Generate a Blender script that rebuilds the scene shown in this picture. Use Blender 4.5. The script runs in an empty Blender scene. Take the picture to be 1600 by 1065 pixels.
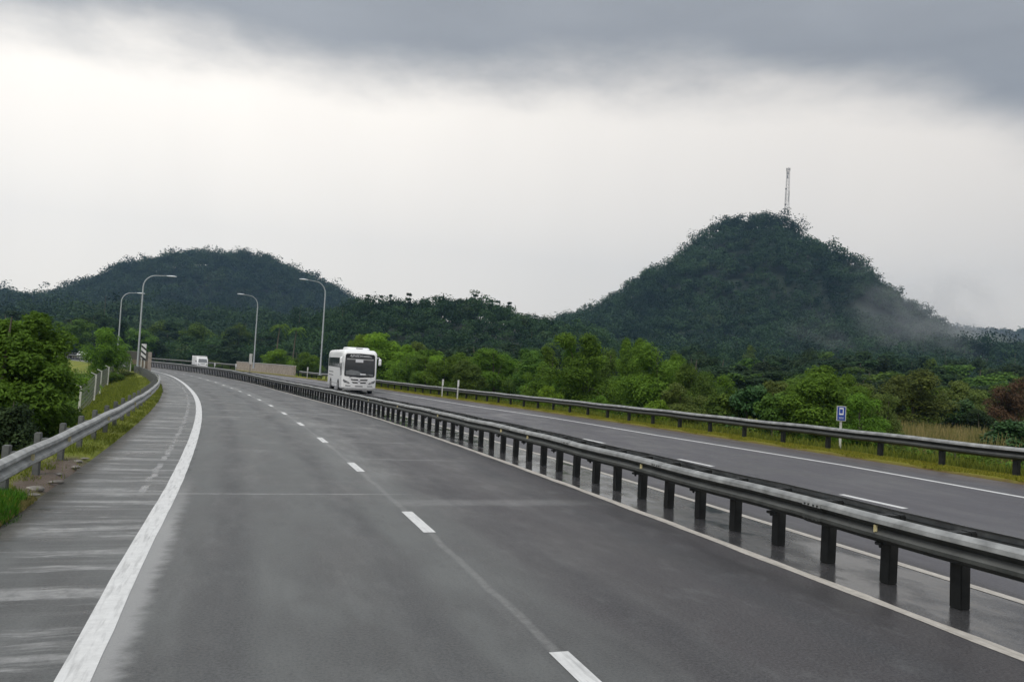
import bpy, bmesh, math, random
import numpy as np
from mathutils import Vector, Matrix
random.seed(7); rng = np.random.default_rng(11)
sc = bpy.context.scene
COL = sc.collection

# ------------------------------------------------------------------ camera
CF, CPITCH, CROLL, CYAW, CH = 1222.82, math.radians(2.1918), math.radians(3.1444), math.radians(18.0801), 2.2464
Fv = Vector((math.sin(CYAW)*math.cos(CPITCH), math.cos(CYAW)*math.cos(CPITCH), math.sin(CPITCH)))
R0 = Vector((math.cos(CYAW), -math.sin(CYAW), 0)); U0 = R0.cross(Fv)
Rv = R0*math.cos(CROLL)+U0*math.sin(CROLL); Uv = -R0*math.sin(CROLL)+U0*math.cos(CROLL)
cam = bpy.data.objects.new('camera', bpy.data.cameras.new('camera')); COL.objects.link(cam)
cam.matrix_world = Matrix(((Rv.x, Uv.x, -Fv.x, 0), (Rv.y, Uv.y, -Fv.y, 0), (Rv.z, Uv.z, -Fv.z, CH), (0, 0, 0, 1)))
cam.data.sensor_width = 36; cam.data.lens = CF/1600*36; cam.data.clip_end = 20000; cam.data.clip_start = 0.1
sc.camera = cam

# ------------------------------------------------------------------ sky, sun, exposure
SUN_EL, SUN_AZ = math.radians(50), math.radians(215)
world = bpy.data.worlds.new("World"); sc.world = world; world.use_nodes = True
def build_sky():
    nt = world.node_tree; N = nt.nodes; Lk = nt.links; N.clear()
    def nd(t, **k):
        n = N.new(t)
        for a, b in k.items(): setattr(n, a, b)
        return n
    def mth(op, a, b=None, c=None, clamp=False):
        n = nd('ShaderNodeMath', operation=op); n.use_clamp = clamp
        for i, v in enumerate((a, b, c)):
            if v is None: continue
            if isinstance(v, (int, float)): n.inputs[i].default_value = v
            else: Lk.new(v, n.inputs[i])
        return n.outputs[0]
    def mix(f, a, b):
        n = nd('ShaderNodeMix', data_type='RGBA')
        for i, v in ((0, f), (6, a), (7, b)):
            if isinstance(v, (int, float)): n.inputs[i].default_value = v
            elif isinstance(v, tuple): n.inputs[i].default_value = v+(1,)
            else: Lk.new(v, n.inputs[i])
        return n.outputs[2]
    out = nd('ShaderNodeOutputWorld'); bg = nd('ShaderNodeBackground')
    sky = nd('ShaderNodeTexSky'); sky.sky_type = 'NISHITA'; sky.sun_disc = False
    sky.sun_elevation = SUN_EL; sky.sun_rotation = SUN_AZ; sky.dust_density = 3
    tc = nd('ShaderNodeTexCoord'); sep = nd('ShaderNodeSeparateXYZ'); Lk.new(tc.outputs['Generated'], sep.inputs[0])
    x, y, z = sep.outputs
    el = mth('ARCSINE', z); az = mth('ARCTAN2', x, y)
    # height of the cloud bank's ragged lower edge over the compass
    nz = nd('ShaderNodeTexNoise'); nz.inputs['Scale'].default_value = 3.2; nz.inputs['Detail'].default_value = 5; nz.inputs['Roughness'].default_value = .5
    mp = nd('ShaderNodeMapping'); mp.inputs['Scale'].default_value = (1, 1, 2.4); Lk.new(tc.outputs['Generated'], mp.inputs[0]); Lk.new(mp.outputs[0], nz.inputs['Vector'])
    n1 = mth('SUBTRACT', nz.outputs[0], .5)
    da = mth('SUBTRACT', az, .28)
    e0 = mth('MULTIPLY_ADD', mth('MULTIPLY', da, da), -.09, .352)
    dr = mth('MAXIMUM', mth('SUBTRACT', az, .66), 0)
    e0 = mth('MULTIPLY_ADD', mth('MULTIPLY', dr, dr), -.75, e0)
    e0 = mth('MAXIMUM', e0, .1)
    nf = nd('ShaderNodeTexNoise'); nf.inputs['Scale'].default_value = 9; nf.inputs['Detail'].default_value = 7; nf.inputs['Roughness'].default_value = .6; Lk.new(mp.outputs[0], nf.inputs['Vector'])
    e1 = mth('MULTIPLY_ADD', mth('SUBTRACT', nf.outputs[0], .5), .05, mth('MULTIPLY_ADD', n1, .085, e0))
    d = mth('SUBTRACT', el, e1)
    mr = nd('ShaderNodeMapRange', interpolation_type='SMOOTHSTEP'); Lk.new(d, mr.inputs[0]); mr.inputs[1].default_value = -.040; mr.inputs[2].default_value = .055
    mask = mr.outputs[0]
    # pale rain light below the bank: brighter to the left, dimmer to the right
    ra = nd('ShaderNodeMapRange'); Lk.new(az, ra.inputs[0]); ra.inputs[1].default_value = -.25; ra.inputs[2].default_value = .9
    low = mix(ra.outputs[0], (1.06, 1.0, .915), (.72, .675, .62))
    rh = nd('ShaderNodeMapRange'); Lk.new(el, rh.inputs[0]); rh.inputs[1].default_value = 0; rh.inputs[2].default_value = .3
    low = mix(rh.outputs[0], mix(.82, (0, 0, 0), low), low)
    n3 = nd('ShaderNodeTexNoise'); n3.inputs['Scale'].default_value = 2.2; n3.inputs['Detail'].default_value = 4
    mp3 = nd('ShaderNodeMapping'); mp3.inputs['Scale'].default_value = (1.6, 1.6, .5); Lk.new(tc.outputs['Generated'], mp3.inputs[0]); Lk.new(mp3.outputs[0], n3.inputs['Vector'])
    r3 = nd('ShaderNodeMapRange'); Lk.new(n3.outputs[0], r3.inputs[0]); r3.inputs[1].default_value = .35; r3.inputs[2].default_value = .7; r3.inputs[3].default_value = 0; r3.inputs[4].default_value = .16
    low = mix(r3.outputs[0], low, (.50, .49, .475))
    # the bank: streaked greys
    n2 = nd('ShaderNodeTexNoise'); n2.inputs['Scale'].default_value = 2.6; n2.inputs['Detail'].default_value = 6
    mp2 = nd('ShaderNodeMapping'); mp2.inputs['Scale'].default_value = (1, 1, 3.4); mp2.inputs['Location'].default_value = (3, 1, 5); Lk.new(tc.outputs['Generated'], mp2.inputs[0]); Lk.new(mp2.outputs[0], n2.inputs['Vector'])
    r2 = nd('ShaderNodeMapRange'); Lk.new(n2.outputs[0], r2.inputs[0]); r2.inputs[1].default_value = .3; r2.inputs[2].default_value = .7
    dark = mix(r2.outputs[0], (.205, .216, .234), (.300, .312, .332))
    dark = mix(ra.outputs[0], mix(.4, dark, (.37, .385, .405)), dark)
    # a break in the cloud overhead and behind gives the daylight
    ru = nd('ShaderNodeMapRange', interpolation_type='SMOOTHSTEP'); Lk.new(el, ru.inputs[0]); ru.inputs[1].default_value = .55; ru.inputs[2].default_value = 1.0
    dark = mix(ru.outputs[0], dark, (.74, .76, .80))
    cl = mix(mask, low, dark)
    sk = nd('ShaderNodeMix', data_type='RGBA'); sk.blend_type = 'MIX'; sk.inputs[0].default_value = .06
    Lk.new(cl, sk.inputs[6])
    # Nishita at its physical level behind the cloud
    hs = nd('ShaderNodeVectorMath', operation='SCALE'); Lk.new(sky.outputs[0], hs.inputs[0]); hs.inputs['Scale'].default_value = .1
    Lk.new(hs.outputs[0], sk.inputs[7])
    # cloud radiance is divided by the strength so that the background can run at 0.1
    up = nd('ShaderNodeVectorMath', operation='SCALE'); Lk.new(sk.outputs[2], up.inputs[0]); up.inputs['Scale'].default_value = 10
    Lk.new(up.outputs[0], bg.inputs[0]); bg.inputs[1].default_value = .1
    Lk.new(bg.outputs[0], out.inputs[0])
build_sky()
sun = bpy.data.objects.new('sun', bpy.data.lights.new('sun', 'SUN')); COL.objects.link(sun)
sun.data.energy = 1.35; sun.data.angle = math.radians(25); sun.data.color = (1, .97, .92)
sun.rotation_euler = (math.radians(90)-SUN_EL, 0, math.pi-SUN_AZ)
sc.view_settings.view_transform = 'Standard'; sc.view_settings.look = 'None'; sc.view_settings.exposure = .38; sc.view_settings.gamma = 1
sc.render.engine = 'CYCLES'; sc.cycles.use_denoising = True; sc.cycles.max_bounces = 6; sc.cycles.transparent_max_bounces = 8
sc.cycles.volume_bounces = 0; sc.cycles.volume_step_rate = 4; sc.cycles.volume_max_steps = 64; sc.cycles.diffuse_bounces = 3; sc.cycles.glossy_bounces = 3

# ------------------------------------------------------------------ road geometry
PP = dict(k0=0.00147688, k1=2.5156e-05, k2=-2.66863e-07, kc=.003, X0=-1.01307)
SS = np.arange(-40, 420, .5)
_k = np.where(SS < 0, PP['k0'], PP['k0']+PP['k1']*SS+PP['k2']*SS*SS); _k = np.where(SS > 75, PP['kc'], _k)
_th = np.cumsum(_k)*.5; _th -= np.interp(0, SS, _th)
_x = np.cumsum(-np.sin(_th))*.5; _y = np.cumsum(np.cos(_th))*.5
_x -= np.interp(0, SS, _x)-PP['X0']; _y -= np.interp(0, SS, _y)
def elev(s, o):
    s = np.clip(s, 0, 70); o = np.asarray(o, float)
    return (-0.00014429*s*s+1.33017e-06*s**3+(0.00208312-0.00040092*s-2.00406e-06*s*s)*np.clip(o, -3, 23)
            + (0.02951652+0.00025476*s+3.49217e-06*s*s)*np.maximum(np.minimum(o, 23)-7.7, 0)+1.85e-10*s**4)
def pos(s, o, h=0.0):
    x = np.interp(s, SS, _x); y = np.interp(s, SS, _y); t = np.interp(s, SS, _th)
    return np.array([x+o*np.cos(t), y+o*np.sin(t), elev(s, o)+h])
def head(s): return float(np.interp(s, SS, _th))
def ray_pt(px, py, D):
    r = Fv+Rv*((px-800)/CF)-Uv*((py-532.5)/CF); r = r/math.hypot(r.x, r.y)
    return r.x*D, r.y*D, CH+r.z*D
def near_so(x, y):
    d = (_x-x)**2+(_y-y)**2; i = int(np.argmin(d)); t = _th[i]
    return float(SS[i]), float((x-_x[i])*math.cos(t)+(y-_y[i])*math.sin(t))
def vnoise(x, y, f, seed=0):
    x = np.asarray(x, float); y = np.asarray(y, float)
    return (np.sin(x*f*1.0+seed)+np.sin(y*f*1.27+seed*2.1+1.3*np.sin(x*f*.6+seed))+np.sin((x+y)*f*.71+seed*.7)+np.sin((x-y)*f*1.63+seed*1.9)*.5)/3.5
def terr(s, o):
    """height of the verge and fields beside the road"""
    s = np.asarray(s, float); o = np.asarray(o, float); x = s; y = o
    dl = np.maximum(-1.7-o, 0); dr = np.maximum(o-18.2, 0)
    A = np.clip(1-(s-70)/45, .35, 1)
    zl = elev(s, -1.7)+.03+.05*np.clip(dl/.5, 0, 1) - A*1.75*np.clip((dl-1.0)/4.5, 0, 1)**1.1 - .9*np.clip((dl-6)/20, 0, 1)-.3*np.clip((dl-30)/80, 0, 1)
    zr = elev(s, 18.2)+.03+.05*np.clip(dr/.6, 0, 1) - 1.2*np.clip((dr-1.6)/6, 0, 1) - .5*np.clip((dr-8)/25, 0, 1)-1.0*np.clip((dr-40)/150, 0, 1)
    zm = elev(s, np.clip(o, -1.7, 18.2))-.07
    z = np.where(o < -1.7, zl, np.where(o > 18.2, zr, zm))
    dd = dl+dr
    z = z+vnoise(x, y, .9, 3)*.05*np.clip(dd/2, 0, 1)+vnoise(x, y, .13, 1)*.25*np.clip((dd-4)/10, 0, 1)
    z = z-2.5*np.clip((dl-120)/40, 0, 1)-2.5*np.clip((dr-240)/50, 0, 1)
    return z
def ground_z(x, y):
    s, o = near_so(x, y)
    return float(terr(s, o)) if (-165 < o < 300 and s < 395) else -3.2

# ------------------------------------------------------------------ object helpers
def tag(o, label=None, cat=None, group=None, kind=None):
    if label: o['label'] = label
    if cat: o['category'] = cat
    if group: o['group'] = group
    if kind: o['kind'] = kind
    return o
def empty(name, loc=(0, 0, 0), rz=0, label=None, cat=None, group=None):
    o = bpy.data.objects.new(name, None); COL.objects.link(o); o.location = loc; o.rotation_euler = (0, 0, rz); o.empty_display_size = .3
    return tag(o, label, cat, group)
def copy_tree(o, parent=None):
    c = o.copy(); COL.objects.link(c)
    if parent is not None: c.parent = parent
    for ch in list(o.children): copy_tree(ch, c)
    return c
class MB:
    def __init__(s): s.v = []; s.f = []; s.uv = None
    def add(s, vs, fs):
        n = len(s.v); s.v += [tuple(float(c) for c in v) for v in vs]; s.f += [tuple(i+n for i in f) for f in fs]; return s
    def box(s, c, d, rz=0, taper=1.0, M=None):
        hx, hy, hz = d[0]/2, d[1]/2, d[2]/2; vs = []
        for z in (-1, 1):
            k = taper if z > 0 else 1
            for a, b in ((-1, -1), (1, -1), (1, 1), (-1, 1)):
                x, y = a*hx*k, b*hy*k
                x, y = x*math.cos(rz)-y*math.sin(rz), x*math.sin(rz)+y*math.cos(rz)
                vs.append((c[0]+x, c[1]+y, c[2]+z*hz))
        return s.add(vs, [(3, 2, 1, 0), (4, 5, 6, 7), (0, 1, 5, 4), (1, 2, 6, 5), (2, 3, 7, 6), (3, 0, 4, 7)])
    def tube(s, pts, rad, n=8, cap=True):
        pts = [Vector(p) for p in pts]; rads = rad if isinstance(rad, (list, tuple)) else [rad]*len(pts)
        vs = []; fs = []; prev = None
        for i, p in enumerate(pts):
            t = (pts[min(i+1, len(pts)-1)]-pts[max(i-1, 0)]).normalized()
            u = (prev-t*prev.dot(t)) if prev is not None else t.orthogonal()
            u.normalize(); prev = u; w = t.cross(u)
            for k in range(n):
                a = 2*math.pi*k/n; vs.append(p+(u*math.cos(a)+w*math.sin(a))*rads[i])
        for i in range(len(pts)-1):
            for k in range(n):
                a = i*n+k; b = i*n+(k+1) % n; fs.append((a, b, b+n, a+n))
        if cap: fs.append(tuple(reversed(range(n)))); fs.append(tuple(range((len(pts)-1)*n, len(pts)*n)))
        return s.add(vs, fs)
    def sweep(s, prof, frames, closed=True):
        """prof: list of (a,b); frames: list of (origin, A, B)"""
        n = len(prof); vs = []; fs = []
        for o, A, B in frames:
            for a, b in prof: vs.append((o[0]+A[0]*a+B[0]*b, o[1]+A[1]*a+B[1]*b, o[2]+A[2]*a+B[2]*b))
        m = n if closed else n-1
        for i in range(len(frames)-1):
            for k in range(m):
                a = i*n+k; b = i*n+(k+1) % n; fs.append((a, a+n, b+n, b))
        if closed: fs.append(tuple(range(n))); fs.append(tuple(reversed(range((len(frames)-1)*n, len(frames)*n))))
        return s.add(vs, fs)
    def build(s, name, mat, parent=None, smooth=False, bevel=0, loc=None):
        me = bpy.data.meshes.new(name); me.from_pydata(s.v, [], s.f); me.update()
        if bevel or True:
            bm = bmesh.new(); bm.from_mesh(me); bmesh.ops.recalc_face_normals(bm, faces=bm.faces)
            if bevel: bmesh.ops.bevel(bm, geom=list(bm.edges), offset=bevel, segments=2, affect='EDGES', clamp_overlap=True)
            bm.to_mesh(me); bm.free()
        if smooth:
            me.polygons.foreach_set('use_smooth', [True]*len(me.polygons))
            try: me.set_sharp_from_angle(angle=math.radians(40))
            except Exception: pass
        if mat: me.materials.append(mat)
        o = bpy.data.objects.new(name, me); COL.objects.link(o)
        if parent is not None: o.parent = parent
        if loc is not None: o.location = loc
        return o
def grid_mesh(name, Sg, Og, zf, mat, uv=True, smooth=True):
    A, B = np.meshgrid(Sg, Og, indexing='ij'); ns, no = A.shape
    t = np.interp(A, SS, _th)
    x = np.interp(A, SS, _x)+B*np.cos(t); y = np.interp(A, SS, _y)+B*np.sin(t); z = zf(A, B)
    return raw_grid(name, x, y, z, mat, A, B, smooth)
def raw_grid(name, x, y, z, mat, A=None, B=None, smooth=True):
    ns, no = x.shape
    v = np.stack([x, y, z], -1).reshape(-1, 3).astype(np.float32)
    i = np.arange((ns-1)*(no-1)); r = i//(no-1); c = i % (no-1); a = r*no+c
    f = np.stack([a, a+1, a+no+1, a+no], 1)
    # face winding upward
    p = v[f[0]]; nrm = np.cross(p[1]-p[0], p[2]-p[1])
    if nrm[2] < 0: f = f[:, ::-1]
    me = quads(name, v, f)
    if A is not None:
        uvl = me.uv_layers.new(name='UVMap'); fl = f.reshape(-1)
        uvl.data.foreach_set('uv', np.stack([B.reshape(-1)[fl], A.reshape(-1)[fl]], 1).astype(np.float32).reshape(-1))
    if smooth: me.polygons.foreach_set('use_smooth', np.ones(len(f), bool))
    me.materials.append(mat); o = bpy.data.objects.new(name, me); COL.objects.link(o); return o
def quads(name, v, f, attr=None):
    me = bpy.data.meshes.new(name); n = len(f); k = f.shape[1]
    me.vertices.add(len(v)); me.vertices.foreach_set('co', np.ascontiguousarray(v, np.float32).reshape(-1))
    me.loops.add(n*k); me.loops.foreach_set('vertex_index', np.ascontiguousarray(f, np.int32).reshape(-1))
    me.polygons.add(n); me.polygons.foreach_set('loop_start', np.arange(0, n*k, k, dtype=np.int32))
    me.update(calc_edges=True)
    if attr is not None:
        at = me.attributes.new('tone', 'FLOAT', 'FACE'); at.data.foreach_set('value', np.ascontiguousarray(attr, np.float32))
    return me

# ------------------------------------------------------------------ materials
class MT:
    def __init__(s, name, rough=.6, color=(.5, .5, .5), metal=0, spec=.5):
        s.m = bpy.data.materials.new(name); s.m.use_nodes = True; s.nt = s.m.node_tree; s.N = s.nt.nodes; s.L = s.nt.links
        s.b = s.N['Principled BSDF']; s.b.inputs['Base Color'].default_value = color+(1,); s.b.inputs['Roughness'].default_value = rough
        s.b.inputs['Metallic'].default_value = metal; s.b.inputs['Specular IOR Level'].default_value = spec
        s.out = s.N['Material Output']
    def put(s, i, v):
        if v is None: return
        if isinstance(v, (int, float)): i.default_value = v
        elif isinstance(v, tuple): i.default_value = v+(1,) if len(v) == 3 and i.type == 'RGBA' else v
        else: s.L.new(v, i)
    def vec(s, kind='Object'):
        return s.N.new('ShaderNodeTexCoord').outputs[kind]
    def map(s, v, sc_=(1, 1, 1), loc=(0, 0, 0)):
        n = s.N.new('ShaderNodeMapping'); s.L.new(v, n.inputs[0]); n.inputs['Scale'].default_value = sc_; n.inputs['Location'].default_value = loc; return n.outputs[0]
    def noise(s, v, scale=5, detail=4, rough=.55):
        n = s.N.new('ShaderNodeTexNoise'); s.put(n.inputs['Vector'], v); n.inputs['Scale'].default_value = scale; n.inputs['Detail'].default_value = detail; n.inputs['Roughness'].default_value = rough; return n.outputs[0]
    def rng(s, v, a, b, c=0, d=1, smooth=False):
        n = s.N.new('ShaderNodeMapRange'); s.put(n.inputs[0], v)
        if smooth: n.interpolation_type = 'SMOOTHSTEP'
        for i, k in enumerate((a, b, c, d)): s.put(n.inputs[i+1], k)
        return n.outputs[0]
    def mix(s, f, a, b):
        n = s.N.new('ShaderNodeMix'); n.data_type = 'RGBA'; s.put(n.inputs[0], f); s.put(n.inputs[6], a); s.put(n.inputs[7], b); return n.outputs[2]
    def math(s, op, a, b=None, c=None, clamp=False):
        n = s.N.new('ShaderNodeMath'); n.operation = op; n.use_clamp = clamp
        for i, v in enumerate((a, b, c)): s.put(n.inputs[i], v) if v is not None else None
        return n.outputs[0]
    def sep(s, v):
        n = s.N.new('ShaderNodeSeparateXYZ'); s.L.new(v, n.inputs[0]); return n.outputs
    def comb(s, x, y, z=0.0):
        n = s.N.new('ShaderNodeCombineXYZ')
        for i, v in enumerate((x, y, z)): s.put(n.inputs[i], v)
        return n.outputs[0]
    def col(s, v): s.put(s.b.inputs['Base Color'], v); return s
    def rou(s, v): s.put(s.b.inputs['Roughness'], v); return s
    def bump(s, h, st=.3, d=.02):
        n = s.N.new('ShaderNodeBump'); s.L.new(h, n.inputs['Height']); n.inputs['Strength'].default_value = st; n.inputs['Distance'].default_value = d; s.L.new(n.outputs[0], s.b.inputs['Normal']); return s
def simple(name, color, rough=.5, metal=0, var=.15, scale=6, spec=.5, kind='Object'):
    t = MT(name, rough, color, metal, spec); n = t.noise(t.vec(kind), scale, 5)
    t.col(t.mix(t.rng(n, .3, .7), tuple(c*(1-var) for c in color), tuple(min(1, c*(1+var)) for c in color)))
    t.rou(t.rng(n, .3, .7, rough*.85, min(1, rough*1.15))); return t.m

def asphalt():
    t = MT('wet_asphalt', .5); uv = t.vec('UV'); o, s, _ = t.sep(uv)
    fine = t.noise(uv, 38, 6, .7); mid = t.noise(t.map(uv, (1.0, .35, 1)), 1.1, 5, .6)
    # carriageway split: left side old grey, right lane darker and the far carriageway smooth and violet grey
    base = t.mix(t.rng(mid, .38, .62), (.050, .052, .051), (.130, .136, .130))
    lane2 = t.rng(t.math('ADD', o, t.math('MULTIPLY', t.math('SUBTRACT', mid, .5), 1.3)), 3.7, 4.7, 0, 1, True)
    near = t.rng(s, 12, 34, 1, 0, True)
    base = t.mix(t.math('MULTIPLY', lane2, t.math('MULTIPLY_ADD', near, .60, .35)), base, t.mix(t.rng(mid, .35, .65), (.026, .022, .024), (.052, .046, .049)))
    # wheel tracks
    for c, w in ((.95, .42), (2.65, .38), (4.7, .4), (6.4, .4)):
        a = t.math('ABSOLUTE', t.math('SUBTRACT', t.math('ADD', o, t.math('MULTIPLY', t.math('SUBTRACT', t.noise(t.map(uv, (0, .12, 1)), 1.0, 2), .5), .35)), c))
        base = t.mix(t.math('MULTIPLY', t.rng(a, w, .05, 0, .62, True), t.rng(mid, .3, .6, .5, 1)), base, (.034, .034, .037))
    blot = t.noise(t.map(uv, (.9, .5, 1), (11, 5, 0)), 2.6, 8, .7); base = t.mix(t.rng(blot, .52, .68, 0, .28, True), base, (.15, .155, .15)); base = t.mix(t.rng(blot, .46, .34, 0, .28, True), base, (.036, .036, .038))
    # long soft drag marks along the lanes
    lng = t.noise(t.map(uv, (1.6, .30, 1), (4, 9, 0)), 1.2, 7, .68)
    base = t.mix(t.math('MULTIPLY', t.rng(lng, .46, .74, 0, .38, True), t.rng(o, 6.5, 3.0)), base, (.18, .185, .178))
    # pale dried transverse ridges, many on the shoulder, few in the lanes
    wob = t.noise(uv, 1.3, 3); tr = t.noise(t.comb(t.math('MULTIPLY', o, .22), t.math('ADD', t.math('MULTIPLY', s, 1.9), t.math('MULTIPLY', wob, .35))), 1.0, 7, .72); trp = t.noise(t.map(uv, (.5, .3, 1), (7, 0, 0)), .6, 3)
    onsh = t.rng(o, -.05, .1, 1, 0)
    strk = t.rng(tr, .485, .60, 0, 1, True)
    rag = t.noise(uv, 6, 5, .7)
    amt = t.math('MULTIPLY', t.math('MULTIPLY', strk, t.rng(rag, .32, .58, .3, 1)), t.math('ADD', t.math('MULTIPLY', onsh, .9), t.math('MULTIPLY', t.math('MULTIPLY', t.rng(trp, .5, .66, 0, .6, True), t.rng(s, 14, 20)), t.rng(o, 7.2, 6.2))))
    base = t.mix(amt, base, (.36, .36, .35))
    tr2 = t.noise(t.map(uv, (.12, 3.1, 1), (0, 3, 0)), 1.2, 3, .6)
    dk = t.math('MULTIPLY', t.rng(tr2, .56, .66, 0, .5, True), onsh)
    base = t.mix(dk, base, (.045, .045, .048))
    # the full width joint, then two shorter ones further on
    for js, o1, o2, w, a0 in ((13.75, -1.5, 4.2, .06, .75), (12.9, 3.2, 7.4, .42, .28), (19.0, 3.9, 6.8, .10, .5), (23.3, 4.0, 6.9, .12, .45), (29.0, 3.8, 6.9, .2, .4), (36.5, .2, 6.9, .35, .42), (47, 2.4, 7.0, .5, .4)):
        q = t.math('ABSOLUTE', t.math('SUBTRACT', t.math('MULTIPLY_ADD', t.math('SUBTRACT', rag, .5), .12, s), js))
        m_ = t.math('MULTIPLY', t.rng(q, w, w*.3, 0, a0, True), t.math('MULTIPLY', t.rng(o, o1, o1+.5), t.rng(o, o2, o2-1.2)))
        m_ = t.math('MULTIPLY', m_, t.rng(rag, .3, .55, .35, 1))
        base = t.mix(m_, base, (.36, .36, .35))
    # chalky residue washed to the right of the edge line
    ex = t.math('ADD', t.math('SUBTRACT', o, .08), t.math('MULTIPLY', t.math('SUBTRACT', t.noise(t.map(uv, (1, 1.6, 1)), 2.4, 5, .7), .5), .34))
    base = t.mix(t.math('MULTIPLY', t.rng(ex, .30, .10, 0, .75, True), t.math('MULTIPLY', t.rng(s, 16, 11), t.rng(o, -.05, .03))), base, (.42, .42, .41))
    # thin pale seam running along the centre dashes
    a = t.math('ABSOLUTE', t.math('SUBTRACT', t.math('ADD', o, t.math('MULTIPLY', t.math('SUBTRACT', t.noise(t.map(uv, (0, 1, 1)), .8, 2), .5), .12)), 3.52))
    base = t.mix(t.math('MULTIPLY', t.rng(a, .07, .02, 0, .55, True), t.rng(rag, .25, .6)), base, (.27, .27, .26))
    a = t.math('ABSOLUTE', t.math('SUBTRACT', t.math('ADD', o, t.math('MULTIPLY', t.math('SUBTRACT', mid, .5), .7)), 3.75))
    base = t.mix(t.math('MULTIPLY', t.rng(a, .8, .1, 0, .4, True), t.math('MULTIPLY', t.rng(s, 13, 18), t.rng(lng, .38, .6))), base, (.30, .30, .29))
    # far carriageway
    far = t.rng(o, 9.3, 9.5)
    base = t.mix(far, base, t.mix(t.rng(mid, .35, .65), (.068, .064, .072), (.084, .079, .089)))
    rd = t.math('MULTIPLY', t.rng(o, 17.0, 17.9, 0, 1, True), .75)
    base = t.mix(rd, base, t.mix(t.rng(rag, .35, .6), (.065, .05, .048), (.10, .07, .055)))
    # silt, grit and green creeping over both outer edges
    ed = t.math('ADD', o, t.math('MULTIPLY', t.math('SUBTRACT', t.noise(uv, 2.2, 8, .75), .5), .9))
    base = t.mix(t.rng(ed, -1.30, -1.65, 0, .8, True), base, t.mix(rag, (.05, .042, .03), (.13, .115, .08)))
    # median strip: wet and dirty
    mw = t.math('MULTIPLY', t.rng(o, 7.5, 7.62), t.rng(o, 9.2, 9.1))
    wetn = t.noise(t.map(uv, (1.4, .55, 1)), 1.6, 5, .6)
    base = t.mix(t.math('MULTIPLY', mw, t.rng(wetn, .42, .58, .55, 1, True)), base, (.03, .03, .032))
    # cracked seam on the shoulder with standing water
    cr = t.math('ABSOLUTE', t.math('SUBTRACT', t.math('ADD', o, t.math('MULTIPLY', t.math('SUBTRACT', t.noise(t.map(uv, (0, 1, 1)), 1.6, 4), .5), .28)), -.42))
    crm = t.math('MULTIPLY', t.rng(cr, .07, .03, 0, 1, True), t.math('MULTIPLY', t.rng(s, 13.4, 14.2), t.rng(t.noise(t.map(uv, (0, 1, 1)), 1.1, 4, .7), .42, .55)))
    base = t.mix(crm, base, (.30, .30, .30))
    cr2 = t.math('MULTIPLY', t.rng(t.math('ABSOLUTE', t.math('SUBTRACT', t.math('ADD', o, t.math('MULTIPLY', t.math('SUBTRACT', rag, .5), .2)), .15)), .06, .02, 0, .8), t.math('MULTIPLY', t.rng(s, 15, 16), t.rng(t.noise(t.map(uv, (0, 1, 1)), 2.3, 4, .7), .48, .56)))
    base = t.mix(cr2, base, (.03, .03, .03))
    grit = t.noise(uv, 110, 3, .8); base = t.mix(t.rng(grit, .55, .7, 0, .5), base, (.24, .24, .235)); base = t.mix(t.rng(grit, .42, .3, 0, .5), base, (.015, .015, .016))
    base = t.mix(t.rng(fine, .40, .70, 0, .5), base, (.17, .17, .168))
    base = t.mix(t.rng(fine, .5, .25, 0, .35), base, (.03, .03, .03))
    t.col(base)
    wet = t.math('ADD', t.math('MULTIPLY', mw, t.rng(wetn, .42, .6, .5, 1)), t.math('MULTIPLY', onsh, t.math('MULTIPLY', t.rng(tr2, .5, .64), .35)), clamp=True)
    ro = t.math('SUBTRACT', t.rng(mid, .35, .65, .34, .58), t.math('MULTIPLY', wet, .42))
    ro = t.math('SUBTRACT', ro, t.math('MULTIPLY', crm, .2), clamp=True)
    t.rou(t.math('MAXIMUM', ro, .08)); t.b.inputs['Specular IOR Level'].default_value = .24
    t.bump(t.math('MULTIPLY', fine, t.math('SUBTRACT', 1, wet)), .35, .012); return t.m
def paint(name, c1, c2, wear=.5):
    t = MT(name, .55); uv = t.vec('UV'); n = t.noise(uv, 9, 6, .7); n2 = t.noise(t.map(uv, (6, .5, 1)), 3, 4, .6)
    c = t.mix(t.rng(n, .35, .7), c1, c2); c = t.mix(t.math('MULTIPLY', t.rng(n2, .5, .72), wear), c, tuple(k*.55 for k in c1)); t.col(c)
    t.bump(t.noise(uv, 50, 3), .2, .004); return t.m
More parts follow.
